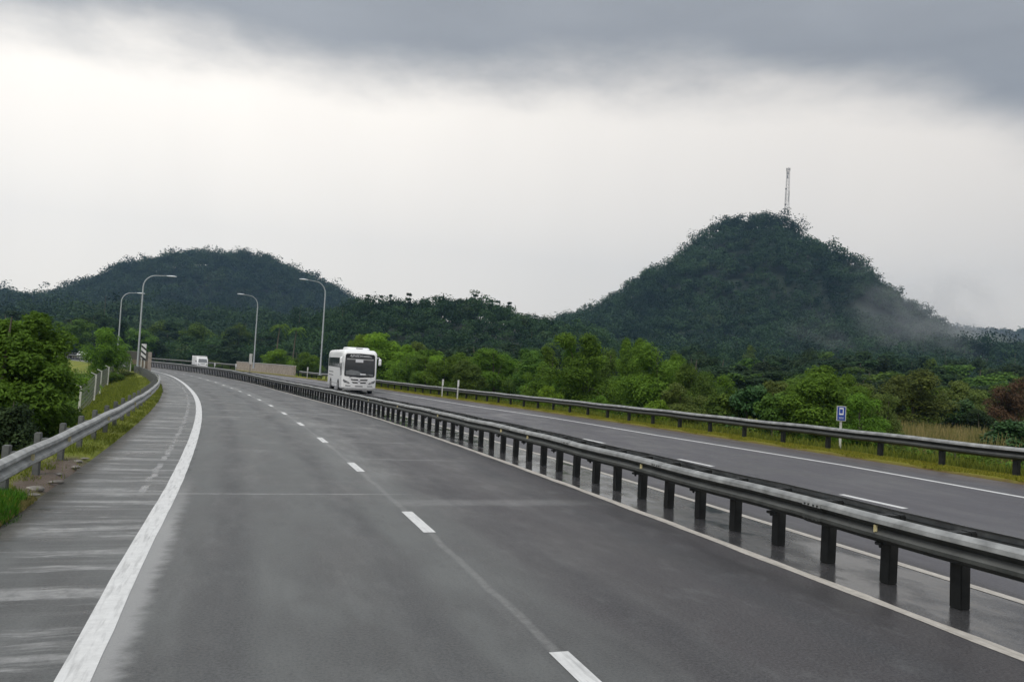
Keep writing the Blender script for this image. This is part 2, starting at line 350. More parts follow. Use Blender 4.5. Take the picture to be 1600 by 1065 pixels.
def soil_grass(name, far=False):
    t = MT(name, .9, spec=.2); uv = t.vec('UV'); o, s, _ = t.sep(uv); g = t.vec('Object')
    n = t.noise(g, .35, 6, .6); n2 = t.noise(g, 3.0, 6, .65); n3 = t.noise(g, 14, 5, .7)
    c = t.mix(t.rng(n, .35, .65), (.15, .185, .028), (.25, .25, .035))
    c = t.mix(t.rng(n2, .45, .7, 0, .6), c, (.08, .125, .022)); c = t.mix(t.rng(n3, .5, .75, 0, .6), c, (.03, .045, .010))
    # mossy rim along the far kerb, reddish towards the asphalt
    e = t.math('ADD', o, t.math('MULTIPLY', t.math('SUBTRACT', n2, .5), .5))
    moss = t.math('MULTIPLY', t.rng(e, 18.1, 18.5), t.rng(e, 19.9, 19.3))
    c = t.mix(t.math('MULTIPLY', moss, .85), c, t.mix(t.rng(n3, .4, .65), (.17, .165, .016), (.24, .225, .028)))
    c = t.mix(t.math('MULTIPLY', t.rng(e, 18.55, 18.2), t.rng(o, 16, 17)), c, (.11, .06, .035))
    # eroded earth near the left shoulder
    ds = t.math('ABSOLUTE', t.math('SUBTRACT', s, 15.6))
    er = t.math('MULTIPLY', t.rng(t.math('ADD', ds, t.math('MULTIPLY', n2, 1.5)), 3.4, 2.4), t.math('MULTIPLY', t.rng(o, -2.5, -2.25), t.rng(o, -1, -1.2)))
    c = t.mix(er, c, t.mix(n3, (.07, .05, .035), (.17, .13, .10)))
    t.col(c); t.rou(t.rng(er, 0, 1, .9, .45)); t.bump(n2, .6, .15); return t.m
def field_mat():
    t = MT('field_green', .95, spec=.15); g = t.vec('Object'); n = t.noise(g, .02, 6); n2 = t.noise(g, .3, 6, .7)
    c = t.mix(t.rng(n, .4, .6), (.035, .055, .018), (.08, .09, .03)); t.col(t.mix(t.rng(n2, .4, .7, 0, .6), c, (.025, .04, .012))); return t.m
def leafmat(name, dark, light, trans=.35, hv=.25, rough=.55):
    """leaf tissue: per-leaf tone, per-plant shift, some light coming through"""
    t = MT(name, rough+.15, spec=.16)
    a = t.N.new('ShaderNodeAttribute'); a.attribute_name = 'tone'; a.attribute_type = 'GEOMETRY'
    oi = t.N.new('ShaderNodeObjectInfo')
    c = t.mix(a.outputs['Fac'], dark, light)
    if name in ('leaf_far', 'leaf_dark'): c = t.mix(t.rng(t.noise(t.vec('Object'), .035 if name == 'leaf_far' else .09, 5, .75), .56, .66, 0, .5), c, t.mix(a.outputs['Fac'], (.03, .03, .018), (.10, .105, .045)))
    hsv = t.N.new('ShaderNodeHueSaturation'); t.L.new(c, hsv.inputs['Color'])
    t.L.new(t.rng(oi.outputs['Random'], 0, 1, .5-.02*hv*4, .5+.015*hv*4), hsv.inputs['Hue']); t.L.new(t.rng(oi.outputs['Random'], 0, 1, 1-hv, 1+hv), hsv.inputs['Value'])
    t.L.new(hsv.outputs[0], t.b.inputs['Base Color'])
    tr = t.N.new('ShaderNodeBsdfTranslucent'); t.L.new(hsv.outputs[0], tr.inputs[0]); mx = t.N.new('ShaderNodeMixShader'); mx.inputs[0].default_value = trans
    t.L.new(t.b.outputs[0], mx.inputs[1]); t.L.new(tr.outputs[0], mx.inputs[2]); t.L.new(mx.outputs[0], t.out.inputs[0]); return t.m
def steel():
    t = MT('galvanised_steel', .45, metal=.1, spec=.25); g = t.vec('Object')
    n = t.noise(g, 2.5, 6, .65); n2 = t.noise(t.map(g, (1, 1, 5)), 9, 5, .7)
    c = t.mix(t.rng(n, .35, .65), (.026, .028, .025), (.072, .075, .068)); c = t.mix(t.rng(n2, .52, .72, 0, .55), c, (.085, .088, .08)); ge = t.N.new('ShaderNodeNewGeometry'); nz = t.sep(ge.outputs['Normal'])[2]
    w = t.math('MULTIPLY', .22, t.rng(t.math('ADD', nz, t.math('MULTIPLY', t.math('SUBTRACT', n2, .5), .5)), .25, .62, 0, 1, True))  # upward faces mixed paler: reflected sky put into the colour
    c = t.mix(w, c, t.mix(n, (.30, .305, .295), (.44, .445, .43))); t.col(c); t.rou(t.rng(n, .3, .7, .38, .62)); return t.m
M = dict(lip=simple('sky_lit_steel', (.29, .295, .285), .5, .1, .4, 4), floor=simple('forest_floor', (.016, .026, .014), .95, 0, .4, .05),  # lip: beam top edge, sky reflection painted in as a paler tone
    steelp=simple('pale_guardrail_steel', (.34, .345, .33), .5, .15, .4, 4),  # left rail: its brighter right and upward facing put into a paler steel
    asphalt=asphalt(), white=paint('white_road_paint', (.62, .62, .60), (.76, .76, .74), .7), cream=paint('cream_road_paint', (.42, .39, .34), (.60, .56, .50), .6),
    verge=soil_grass('verge_grass'), field=field_mat(), steel=steel(),
    post=simple('weathered_post_steel', (.022, .023, .022), .6, 0, .35, 9, .25), lpost=simple('grey_post_steel', (.115, .12, .115), .7, 0, .3, 9),
    lamp=simple('lamp_post_steel', (.42, .45, .47), .4, .2, .1, 3), lens=simple('lamp_housing', (.86, .90, .95), .3, 0, .05),
    conc=simple('old_concrete', (.34, .29, .245), .85, 0, .3, 3), pale=simple('pale_concrete', (.50, .50, .46), .8, 0, .2, 6), brown=simple('stained_concrete', (.13, .095, .06), .9, 0, .35, 4),
    darkp=simple('dark_panel', (.035, .028, .026), .7, 0, .25, 4), wire=simple('fence_wire', (.16, .17, .15), .6, .4, .2),
    wpaint=simple('white_car_paint', (.84, .84, .83), .3, 0, .02, .4), bpaint=simple('white_coach_paint', (.90, .90, .89), .3, 0, .02, .3),
    glass=simple('dark_glass', (.035, .038, .045), .08, 0, .2, 1.5, .8), glassl=simple('grey_glass', (.16, .17, .175), .15, 0, .25, 3, .8), black=simple('black_trim', (.012, .012, .013), .5),
    rubber=simple('rubber', (.015, .015, .015), .85), lampg=simple('headlamp_glass', (.14, .145, .15), .15, 0, .3, 8, .9), chrome=simple('bright_trim', (.6, .6, .62), .25, .8, .1),
    grey=simple('grey_trim', (.28, .28, .28), .5), letter=simple('white_lettering', (.72, .72, .74), .5, 0, .03), blue=simple('sign_blue', (.012, .05, .30), .4, 0, .08), reds=simple('red_oxide', (.25, .03, .02), .5),
    refl=simple('reflector_yellow', (.70, .62, .35), .3), twr=simple('tower_steel', (.12, .12, .125), .5, .3, .2), bark=simple('bark', (.10, .085, .065), .9, 0, .3, 8), barkl=simple('pale_bark', (.30, .28, .24), .85, 0, .3, 8),
    rock=simple('debris', (.25, .23, .2), .8, 0, .4, 10),
)
LF = dict(
    lime=leafmat('leaf_lime', (.055, .11, .014), (.20, .345, .040), .45, .15),
    bright=leafmat('leaf_bright', (.10, .18, .016), (.27, .44, .04), .45, .12),
    mid=leafmat('leaf_mid', (.036, .08, .015), (.17, .28, .045), .38, .22),
    olive=leafmat('leaf_olive', (.055, .085, .020), (.205, .26, .06), .38, .15),
    dark=leafmat('leaf_dark', (.010, .026, .010), (.060, .105, .034), .28, .3),
    glossy=leafmat('leaf_glossy', (.016, .055, .016), (.085, .16, .05), .28, .15, .28),
    red=leafmat('leaf_rusty', (.055, .034, .018), (.17, .10, .055), .3, .1),
    far=leafmat('leaf_far', (.008, .024, .014), (.066, .120, .048), .28, .1),
    grass=leafmat('blade_grass', (.075, .105, .014), (.22, .25, .035), .3, .1),
    lush=leafmat('blade_lush', (.035, .11, .010), (.12, .27, .022), .3, .1),
    straw=leafmat('blade_straw', (.15, .17, .045), (.42, .34, .14), .3, .1),
    moss=leafmat('blade_moss', (.15, .17, .016), (.34, .32, .045), .3, .1),
)

# ================================================================== THE SETTING
def seq(*parts):
    out = []
    for a, b, st in parts: out += list(np.arange(a, b, st))
    return np.array(out)
S_road = seq((-6, 100, 1), (100, 340, 3))
road = grid_mesh('road', S_road, np.concatenate([np.linspace(-1.75, 7.5, 12), np.linspace(7.7, 18.25, 12)]), lambda s, o: elev(s, o), M['asphalt']); tag(road, kind='structure')
verge = grid_mesh('verge', seq((-8, 110, 1), (110, 392, 4)),
    np.concatenate([-np.geomspace(165, 4.2, 26), np.arange(-4, -1.8, .25), [-1.7, -1.3, 4, 9, 14, 17.9, 18.2], np.arange(18.4, 21, .3), np.geomspace(21.3, 300, 34)]), terr, M['verge'])
tag(verge, kind='structure')
def disc():
    rs = np.concatenate([[0.01], np.geomspace(60, 9000, 24)]); an = np.linspace(0, 2*math.pi, 73)
    A, B = np.meshgrid(rs, an, indexing='ij')
    o = raw_grid('ground', A*np.cos(B), A*np.sin(B), -3.25+0*A-0.25, M['field']); return tag(o, kind='structure')
disc()
def stripe(name, segs, w, mat, h=.004, wob=0.0):
    m_v = []; m_f = []; uvs = []
    for s0, s1, of in segs:
        n = max(2, int((s1-s0)/.5)+1); ss = np.linspace(s0, s1, n)
        for i, s in enumerate(ss):
            o = of(s) if callable(of) else of
            wl = w/2+wob*math.sin(s*2.7)*math.sin(s*1.1+1); wr = w/2+wob*math.sin(s*3.9+2)*math.sin(s*.7)
            m_v += [tuple(pos(s, o-wl, h)), tuple(pos(s, o+wr, h))]; uvs += [(o-wl, s), (o+wr, s)]
            if i: k = len(m_v); m_f.append((k-4, k-3, k-1, k-2))
    me = quads(name, np.array(m_v), np.array(m_f)); ul = me.uv_layers.new(name='UVMap'); ul.data.foreach_set('uv', np.array(uvs, np.float32)[np.array(m_f).reshape(-1)].reshape(-1))
    me.materials.append(mat); o = bpy.data.objects.new(name, me); COL.objects.link(o); return tag(o, kind='structure')
_ls = np.arange(-5, 345, .25); _lo = np.convolve(np.pad(np.interp(_ls, [0, 6, 9.3, 14, 60, 78, 96, 140], [.02, .02, -.035, .01, .02, .2, .7, 1.3]), 12, 'edge'), np.hanning(27)[1:-1]/np.hanning(27).sum(), 'valid')
off_left = lambda s: float(np.interp(s, _ls, _lo))
off_med = lambda s: float(np.interp(s, [0, 40, 56, 75, 95, 130, 340], [7.56, 7.55, 7.3, 7.6, 7.7, 7.9, 7.9]))
off_edge = lambda s: float(np.interp(s, [0, 11, 17, 26, 36, 46, 66, 340], [16.3, 16.35, 16.6, 16.35, 16.5, 16.2, 16.6, 16.6]))
stripe('left_edge_line', [(2, 330, off_left)], .23, M['white'], wob=.004)
stripe('median_edge_line', [(2, 330, off_med)], .17, M['cream'], wob=.022)
stripe('far_inner_line', [(2, 330, 9.17)], .14, M['cream'])
stripe('far_edge_line', [(4, 330, off_edge)], .15, M['white'])
stripe('lane_line', [(4.38+6.15*k, 5.93+6.15*k, 3.53) for k in range(50)], .17, M['white'])
stripe('far_lane_line', [(5.25+6.03*k, 6.85+6.03*k, 12.68) for k in range(50)], .15, M['white'])

# ------------------------------------------------------------------ guardrails
WB = [(.0, .312), (.045, .302), (.082, .272), (.09, .225), (.03, .175), (.0, .155), (.03, .135), (.083, .10), (.09, .06), (.05, .02), (.0, .0)]
def wprof(side, th=.006, sc_=1.0):
    p = [(a*side, b*sc_) for a, b in WB]; return p+[(a-side*th*1.0, b) for a, b in reversed(p)]
def rail_frames(ss, of, base):
    fr = []
    for s in ss:
        t = head(s); o = of(s); fr.append((pos(s, o+.008*math.sin(s*.9+o), base(s)+.009*math.sin(s*1.55)+.006*math.sin(s*.63+2)), (math.cos(t), math.sin(t), 0), (0, 0, 1)))
    return fr
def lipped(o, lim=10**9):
    """sky light on the rounded top edge is painted as paler steel, the grimy face stays dark"""
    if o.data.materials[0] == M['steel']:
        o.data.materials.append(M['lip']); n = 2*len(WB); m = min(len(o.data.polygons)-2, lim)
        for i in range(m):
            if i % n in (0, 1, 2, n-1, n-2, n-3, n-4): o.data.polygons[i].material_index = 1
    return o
def hrail(s): return float(np.interp(s, [0, 80, 100, 400], [.50, .50, .72, .72]))
# median barrier: a beam either side of closely set posts
med_off = lambda s: float(np.interp(s, [0, 20, 25, 34, 56, 80, 400], [8.05, 8.08, 8.03, 7.95, 8.0, 8.1, 8.1]))
mg = empty('median_guardrail', pos(0, 8.3), 0, 'long double-sided steel guardrail on closely set dark posts dividing the two carriageways', 'guardrail')
def under(o, parent):
    o.parent = parent; o.matrix_parent_inverse = parent.matrix_world.inverted() if False else Matrix.Translation(-Vector(parent.location)); return o
ssr = seq((.5, 100, 1), (100, 330, 4))
for nm, side, do in (('near_beam', -1, 0.0), ('far_beam', 1, .46)):
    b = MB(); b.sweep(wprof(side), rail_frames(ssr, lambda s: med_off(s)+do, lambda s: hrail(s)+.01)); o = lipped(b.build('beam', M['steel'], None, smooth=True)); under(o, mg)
b = MB(); b.box((0, 0, .40), (.13, .15, .80)); post0 = b.build('post', M['post'], None, bevel=.008); under(post0, mg)
bb = MB(); bb.box((-.115, 0, .655), (.10, .14, .30)); bb.box((.115, 0, .655), (.10, .14, .30)); blk0 = bb.build('spacer_block', M['post'], None, bevel=.012); blk0.parent = post0
MSTEP = .985
sp = np.arange(6.2-MSTEP*5+.155, 330, MSTEP)
def place(o, s, off, h=0): 
    o.location = Vector(pos(s, off, h)); o.rotation_euler = (0, 0, head(s))
rest = MB()
for i, s in enumerate(sp):
    if i < 98:
        o = post0 if i == 0 else post0.copy()
        if i: COL.objects.link(o); k = blk0.copy(); COL.objects.link(k); k.parent = o
        place(o, s+.012*math.sin(i*5.1), med_off(s)+.23+.006*math.sin(i*3.3)); o.rotation_euler[0] = .012*math.sin(i*2.3); o.rotation_euler[1] = .012*math.sin(i*4.7); o.scale = (1, 1, float(np.interp(s, [0, 80, 100], [1, 1, 1.25])))
    else:
        p = pos(s, med_off(s)+.23); rest.box((p[0], p[1], p[2]+.5), (.13, .15, 1.0), head(s))
ro = rest.build('post', M['post']); under(ro, mg); tag(ro, kind='stuff')
def lap_joint(side, parent, mat):
    b = MB(); fr = [((0, y, 0), (1, 0, 0), (0, 0, 1)) for y in (-.17, .17)]; b.sweep([(a+side*.004, z) for a, z in wprof(side, .004)], fr)
    for y in (-.11, -.04, .05, .12):
        for z in (.06, .245): b.box((side*.094, y, z), (.016, .022, .022))
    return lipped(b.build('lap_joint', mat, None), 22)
lj = lap_joint(-1, mg, M['steel']); first = True
for s in np.arange(4.35, 64, 3.94):
    o = lj if first else lj.copy()
    if first: under(o, mg); first = False
    else: COL.objects.link(o)
    place(o, s, med_off(s), hrail(s)+.01)
rf0 = None
for s in (7.25, 12.8, 18.6, 20.6, 27, 33, 39):
    if rf0 is None:
        b = MB(); b.box((-.03, 0, 0), (.05, .012, .085)); b.box((-.03, -.009, .0), (.04, .006, .07)); rf0 = b.build('reflector', M['refl'], None, bevel=.004); rf0.rotation_euler[2] = 0; o = rf0
    else: o = rf0.copy(); COL.objects.link(o)
    under(o, mg) if o is rf0 else None
    place(o, s, med_off(s)-.03, hrail(s)+.165)
# rail splice bolts hanging under the beam, as photographed
for s in np.arange(3.3, 34, 1.97):
    if s < 3.4: b = MB(); b.box((0, 0, 0), (.10, .10, .035)); b.box((.02, .03, -.03), (.03, .03, .05)); bt = b.build('splice_bolt', M['post'], None, bevel=.005); o = bt; under(o, mg)
    else: o = bt.copy(); COL.objects.link(o)
    place(o, s, med_off(s)+.02, hrail(s)-.01)

def w_rail(name, label, ss, of, base, side, posts, pw, ph, pdo, mat, beamtop=1.0, cap=100, block=False, bm_=None):
    bm_ = bm_ or M['steel']
    root = empty(name, pos(ss[0], of(ss[0])), 0, label, 'guardrail')
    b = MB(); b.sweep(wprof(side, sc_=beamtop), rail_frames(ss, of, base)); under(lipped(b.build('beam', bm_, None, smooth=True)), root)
    b = MB(); b.box((0, 0, ph/2-.15), (pw[0], pw[1], ph+.3))
    p0 = b.build('post', mat, None, bevel=.01); under(p0, root); k0 = None
    if block: b = MB(); b.box((side*(pw[0]/2+.05), 0, ph-.23), (.10, pw[1]*.9, .28)); k0 = b.build('spacer_block', mat, None, bevel=.01); k0.parent = p0
    for i, s in enumerate(posts[:cap]):
        o = p0 if i == 0 else p0.copy()
        if i:
            COL.objects.link(o)
            if k0: k = k0.copy(); COL.objects.link(k); k.parent = o
        place(o, s, of(s)+pdo, 0)
        o.location.z = pos(s, of(s)+pdo)[2]
        jit = math.sin(s*7.3)*.012; o.rotation_euler[1] = jit
    return root
roff = lambda s: float(np.interp(s, [0, 14, 30, 46, 63, 100, 112, 400], [19.1, 19.1, 18.95, 19.0, 19.2, 19.6, 19.9, 20.2]))
w_rail('roadside_guardrail', 'weathered steel guardrail on widely set posts along the mossy verge right of the far carriageway', seq((4, 100, 1), (100, 111, 2)), roff, lambda s: .46, -1,
       np.arange(5.85, 111, 2.06), (.11, .15), .74, .09, M['post'], block=False)
w_rail('roadside_guardrail', 'steel guardrail carrying on round the bend beyond the concrete wall on the far side', seq((139, 330, 4)), roff, lambda s: .62, -1,
       np.arange(139, 330, 4.1), (.11, .15), .90, .09, M['post'])
loff = lambda s: float(np.interp(s, [0, 60, 68, 80, 92, 97, 103, 109], [-1.95, -1.98, -2.25, -2.45, -2.6, -2.3, -1.3, -.75]))
lroot = w_rail('shoulder_guardrail', 'pale steel guardrail with tall broad posts rising behind it, left of the shoulder', seq((3, 104, 1)), loff, lambda s: .43, 1,
       np.arange(5.1, 103, 2.03), (.10, .15), .78, -.24, M['lpost'], block=True, bm_=M['steelp'])
rf = None
for s in (13.4, 16.2, 21.3, 28, 36, 45):
    if rf is None: b = MB(); b.box((.045, 0, 0), (.05, .012, .10)); rf = b.build('reflector', M['refl'], None, bevel=.004); under(rf, lroot); o = rf
    else: o = rf.copy(); COL.objects.link(o)
    place(o, s, loff(s)+.02, .43+.155)

# ------------------------------------------------------------------ lamp posts
def lamp_post(height, arm, rad=.085):
    root = empty('lamp_post'); H = height
    b = MB(); b.box((0, 0, .02), (.42, .42, .04)); b.tube([(0, 0, 0), (0, 0, .9)], [.13, .12], 10); b.build('base', M['lamp'], root, smooth=True)
    pts = [(0, 0, .85), (0, 0, H*.5), (0, 0, H-1.55)]; rr = [.105, .09, .075]
    R_ = 1.3
    for k in range(1, 10):
        a = math.radians(k*9); pts.append((R_*(1-math.cos(a)), 0, H-1.55+R_*math.sin(a)*1.15)); rr.append(.072-.002*k)
    ex, ez = pts[-1][0], pts[-1][2]
    b = MB(); b.tube(pts, rr, 10); b.build('pole', M['lamp'], root, smooth=True)
    b = MB(); b.tube([(ex-.02, 0, ez), (arm-.4, 0, ez+.10)], [.05, .04], 8); b.build('arm', M['lamp'], root, smooth=True)
    prof = []
    b = MB(); n = 8; fr = []
    for i in range(n+1):
        u = i/n; w = .17*math.sin(math.pi*min(1, max(.08, u)*.94+.03))**.6; fr.append(((arm-.5+u*1.05, 0, ez+.10), (0, w, 0), (0, 0, w*.55)))
    b.sweep([(math.cos(a), math.sin(a)) for a in np.linspace(0, 2*math.pi, 12, endpoint=False)], fr)
    h = b.build('lamp_head', M['lens'], root, smooth=True)
    b = MB(); b.box((arm+.05, 0, ez+.005), (.6, .2, .05)); b.build('lens', M['glassl'], h, bevel=.01)
    return root
LAMPS = [((214, 582, 94.5), 11.9, 2.75, 0, 'tallest curved lamp post on the left, beside the striped marker board'),
         ((182, 575, 127), 12.0, 2.5, 0, 'left-hand curved lamp post standing behind the small roadside tree'),
         ((500, 586, 98), 12.0, 2.8, 1, 'curved lamp post on the right, just behind the white coach'),
         ((396, 575, 122), 11.4, 2.6, 1, 'curved lamp post behind the concrete wall on the outside of the bend')]
for i, ((px, py, D), H, arm, flip, lab) in enumerate(LAMPS):
    x, y, z = ray_pt(px, py, D); s, o = near_so(x, y); r = lamp_post(H, arm)
    topz = ray_pt(px, (427, 455, 440, 462)[i], D)[2]
    r.location = (x, y, z); r.rotation_euler = (0, 0, head(s)+(math.pi if flip else 0)-(.1 if not flip else -.1))
    r.scale = (1, 1, (topz-z)/H); tag(r, lab, 'lamp post', 'curved lamp posts on the bend')

# ------------------------------------------------------------------ striped marker board, bridge parapets, wall
def marker_board():
    x, y, z = ray_pt(222, 582, 93.5); root = empty('marker_board', (x, y, z), .12, 'black and white diagonally striped marker board on two pale legs by the bridge', 'sign')
    b = MB(); b.box((0, 0, 2.3), (.50, .04, 1.62)); bd = b.build('board', M['white'], root, bevel=.008)
    b = MB()
    for zc in (2.72, 2.17, 1.62):  # slanting black bands
        b.add([(-.24, -.026, zc+.27), (.24, -.026, zc-.12), (.24, -.026, zc-.34), (-.24, -.026, zc+.05), (-.24, -.021, zc+.27), (.24, -.021, zc-.12), (.24, -.021, zc-.34), (-.24, -.021, zc+.05)],
              [(0, 3, 2, 1), (4, 5, 6, 7), (0, 1, 5, 4), (1, 2, 6, 5), (2, 3, 7, 6), (3, 0, 4, 7)])
    b.build('stripes', M['black'], bd)
    for sx in (-.16, .16): b = MB(); b.box((sx, .06, .85), (.12, .07, 2.1)); b.build('leg', M['pale'], root, bevel=.01)
marker_board()
def parapet():
    root = empty('bridge_parapet', pos(100, -.9), 0, 'brown stained concrete bridge parapet with dark panel in a frame behind the marker board', 'parapet')
    fr = [(pos(s, -1.0-.02*(s-99)), (math.cos(head(s)), math.sin(head(s)), 0), (0, 0, 1)) for s in np.arange(99, 114, 1.)]
    b = MB(); b.sweep([(0, -1), (0, 1.25), (.25, 1.25), (.25, -1)], fr); under(b.build('wall', M['brown'], None), root)
    fr = [(pos(s, -1.0-.02*(s-99)), (math.cos(head(s)), math.sin(head(s)), 0), (0, 0, 1)) for s in np.arange(99.3, 124, 1.)]
    b = MB(); b.sweep([(.08, 1.27), (.08, 2.25), (.12, 2.25), (.12, 1.27)], fr); under(b.build('panel', M['darkp'], None), root)
    b = MB(); b.sweep([(.06, 2.25), (.06, 2.33), (.14, 2.33), (.14, 2.25)], fr); under(b.build('top_rail', M['lpost'], None), root)
    b = MB(); p = pos(98.6, -.9); b.box((p[0], p[1], p[2]+1.1), (.35, .3, 2.5), head(99)); under(b.build('pillar', M['conc'], None, bevel=.02), root)
parapet()
def far_wall():
    ss = np.arange(111, 138.6, 1.5)
    root = empty('bridge_wall', pos(111, 19.8), 0, 'low brown stained concrete bridge wall on the outside of the bend', 'wall')
    fr = [(pos(s, 19.3), (math.cos(head(s)), math.sin(head(s)), 0), (0, 0, 1)) for s in ss]
    b = MB(); b.sweep([(0, -.8), (0, 1.42), (.30, 1.42), (.30, -.8)], fr); under(b.build('wall', M['conc'], None), root)
    b = MB(); b.sweep([(-.05, 1.424), (-.05, 1.50), (.35, 1.50), (.35, 1.424)], fr); under(b.build('coping', M['pale'], None), root)
far_wall()
# white posts behind the far rail
def slim_post(px, py, D, h, label, w=.13, cat='post'):
    x, y, z = ray_pt(px, py, D); s, o = near_so(x, y); gz = ground_z(x, y)
    root = empty('marker_post', (x, y, gz-.05), head(s), label, cat, 'white marker posts')
    b = MB(); b.box((0, 0, (z-gz+h)/2), (.085, .085, (z-gz+h))); b.build('post', M['pale'], root, bevel=.01)
    b = MB(); b.box((0, -.055, z-gz+h-.24), (w, .03, .5)); b.build('plate', M['white'], root, bevel=.006)
slim_post(690.5, 618, 62.5, 1.35, 'left of the two slim white posts behind the far guardrail')
slim_post(714.5, 622.5, 59, 1.43, 'right of the two slim white posts behind the far guardrail')
slim_post(335, 577, 131, 1.1, 'small white post on the bend just right of the white truck', .2)
slim_post(368, 578, 124, 1.0, 'small white post just left of the brown concrete wall', .2)
slim_post(480, 586, 106, 1.1, 'small white post right of the brown concrete wall, before the lamp post', .16)
def kilo_slab():
    x, y, z = ray_pt(391, 572, 118); root = empty('notice_board', (x, y, z-1.0), .1, 'small pale upright board above the brown concrete wall', 'sign')
    b = MB(); b.box((0, 0, 2.05), (.42, .05, 1.5)); b.build('board', M['pale'], root, bevel=.01); b = MB(); b.box((0, .06, .75), (.08, .06, 1.6)); b.build('leg', M['lpost'], root)
kilo_slab()
# blue emergency phone sign
def phone_sign():
    x, y, z = ray_pt(1312, 703, 28.3); root = empty('phone_sign', (x, y, z-.25), -.62, 'blue roadside sign with a white telephone symbol on a pale post behind the far guardrail', 'sign')
    k = 28.3/CF*.93; zt = .25+68*k; h = 23*k; w = 13.5*k
    b = MB(); b.box((0, 0, (zt-.1)/2), (.075, .075, zt-.1)); b.build('post', M['pale'], root, bevel=.008)
    b = MB(); b.box((0, -.06, zt-h/2), (w, .03, h)); bd = b.build('plate', M['pale'], root, bevel=.004)
    b = MB(); b.box((0, -.078, zt-h/2), (w*.84, .006, h*.9)); f = b.build('face', M['blue'], bd)
    # handset: top and bottom caps joined by a curved grip, with a line of small letters
    b = MB(); y0 = -.083
    b.box((0, y0, zt-h*.16), (w*.44, .006, h*.085)); b.box((0, y0, zt-h*.54), (w*.46, .006, h*.10)); b.box((w*.19, y0, zt-h*.35), (w*.085, .006, h*.30)); b.box((-w*.19, y0, zt-h*.35), (w*.04, .006, h*.30)); b.build('phone_symbol', M['letter'], f)
    tx = text_mesh('SOS', .085, 'lettering', M['letter'], f); tx.location = (0, y0, zt-h*.80)
def text_mesh(txt, size, name, mat, parent, shear=0):
    cu = bpy.data.curves.new(name, 'FONT'); cu.body = txt; cu.size = size; cu.align_x = 'CENTER'; cu.align_y = 'CENTER'; cu.extrude = .003; cu.shear = shear; cu.resolution_u = 2
    t = bpy.data.objects.new('tmp', cu); COL.objects.link(t); bpy.context.view_layer.update()
    me = bpy.data.meshes.new_from_object(t.evaluated_get(bpy.context.evaluated_depsgraph_get())); bpy.data.objects.remove(t)
    me.materials.clear(); me.materials.append(mat); o = bpy.data.objects.new(name, me); COL.objects.link(o); o.parent = parent; o.rotation_euler = (math.pi/2, 0, 0); return o
phone_sign()
# chain-link fence on concrete posts down the left bank
def left_fence():
    pts = [(122, 655, 45, 1.75), (147, 621, 58, 1.6), (156, 609, 68, 1.55), (168, 598, 78, 1.5), (184, 588, 87, 1.4), (203, 582, 96, 1.3)]
    P = [(*ray_pt(a, b, D), h) for a, b, D, h in pts]
    root = empty('wire_fence', P[0][:3], 0, 'sagging wire fence on pale concrete posts down the grass bank on the left', 'fence')
    for x, y, z, h in P:
        b = MB(); g = ground_z(x, y); b.tube([(x, y, min(g, z)-.3), (x+.03, y, z+h*.96)], [.075, .06], 4); b.tube([(x+.03, y, z+h*.93), (x-.28, y, z+h*1.02)], .035, 4); under(b.build('post', M['pale'], None), root)
    b = MB()
    for (x0, y0, z0, h0), (x1, y1, z1, h1) in zip(P[:-1], P[1:]):
        for k in range(7):
            f = k/6*.9+.04; b.tube([(x0, y0, z0+h0*f), ((x0+x1)/2, (y0+y1)/2, (z0+z1)/2+(h0+h1)/2*f-.08), (x1, y1, z1+h1*f)], .012, 3)
        n = 26
        for k in range(1, n):
            u = k/n; x = x0+(x1-x0)*u; y = y0+(y1-y0)*u; z = z0+(z1-z0)*u; h = h0+(h1-h0)*u; b.tube([(x, y, z), (x, y, z+h*.93)], .009, 3)
    under(b.build('wire_mesh', M['wire'], None), root)
left_fence()

# ================================================================== VEGETATION
def unit(v): return v/np.maximum(np.linalg.norm(v, axis=-1, keepdims=True), 1e-9)
def leaf_quads(C, N, L, W, r=rng):
    """C centres, N normals, L/W leaf length and width -> verts, faces"""
    n = len(C); a = unit(np.cross(N, r.normal(size=(n, 3)))); b = np.cross(N, a)
    L = np.broadcast_to(L, n)[:, None]/2; W = np.broadcast_to(W, n)[:, None]/2
    v = np.stack([C-a*L, C-b*W+a*L*.15, C+a*L, C+b*W+a*L*.15], 1).reshape(-1, 3); f = np.arange(n*4).reshape(-1, 4); return v, f
def lump_leaves(lumps, per, L, W, r=rng, up=.35, fill=.55, nd=.65, nr=.45):
    lumps = np.asarray(lumps, float); n = len(lumps); k = n*per
    d = unit(r.normal(size=(k, 3))); d[:, 2] = np.where((d[:, 2] < -.2) & (r.random(k) < .6), -d[:, 2], d[:, 2])
    rad = np.repeat(lumps[:, 3], per)*(fill+(1.06-fill)*r.random(k)**.6)*(1+.18*np.sin(d[:, 0]*7+d[:, 2]*5+np.repeat(np.arange(n), per)))
    C = np.repeat(lumps[:, :3], per, 0)+d*rad[:, None]*np.array([1, 1, .8])
    N = unit(d*nd+r.normal(size=(k, 3))*nr+np.array([0, 0, up]))
    v, f = leaf_quads(C, N, L*(.7+.6*r.random(k)), W*(.7+.6*r.random(k)), r)
    lt = np.repeat(r.random(n), per); tone = np.clip(lt*.45+r.random(k)*.55, 0, 1); return v, f, tone
def crown_mesh(name, lumps, per, L, W, mat, **k):
    v, f, t = lump_leaves(lumps, per, L, W, **k); me = quads(name, v, f, t); me.materials.append(mat); return me
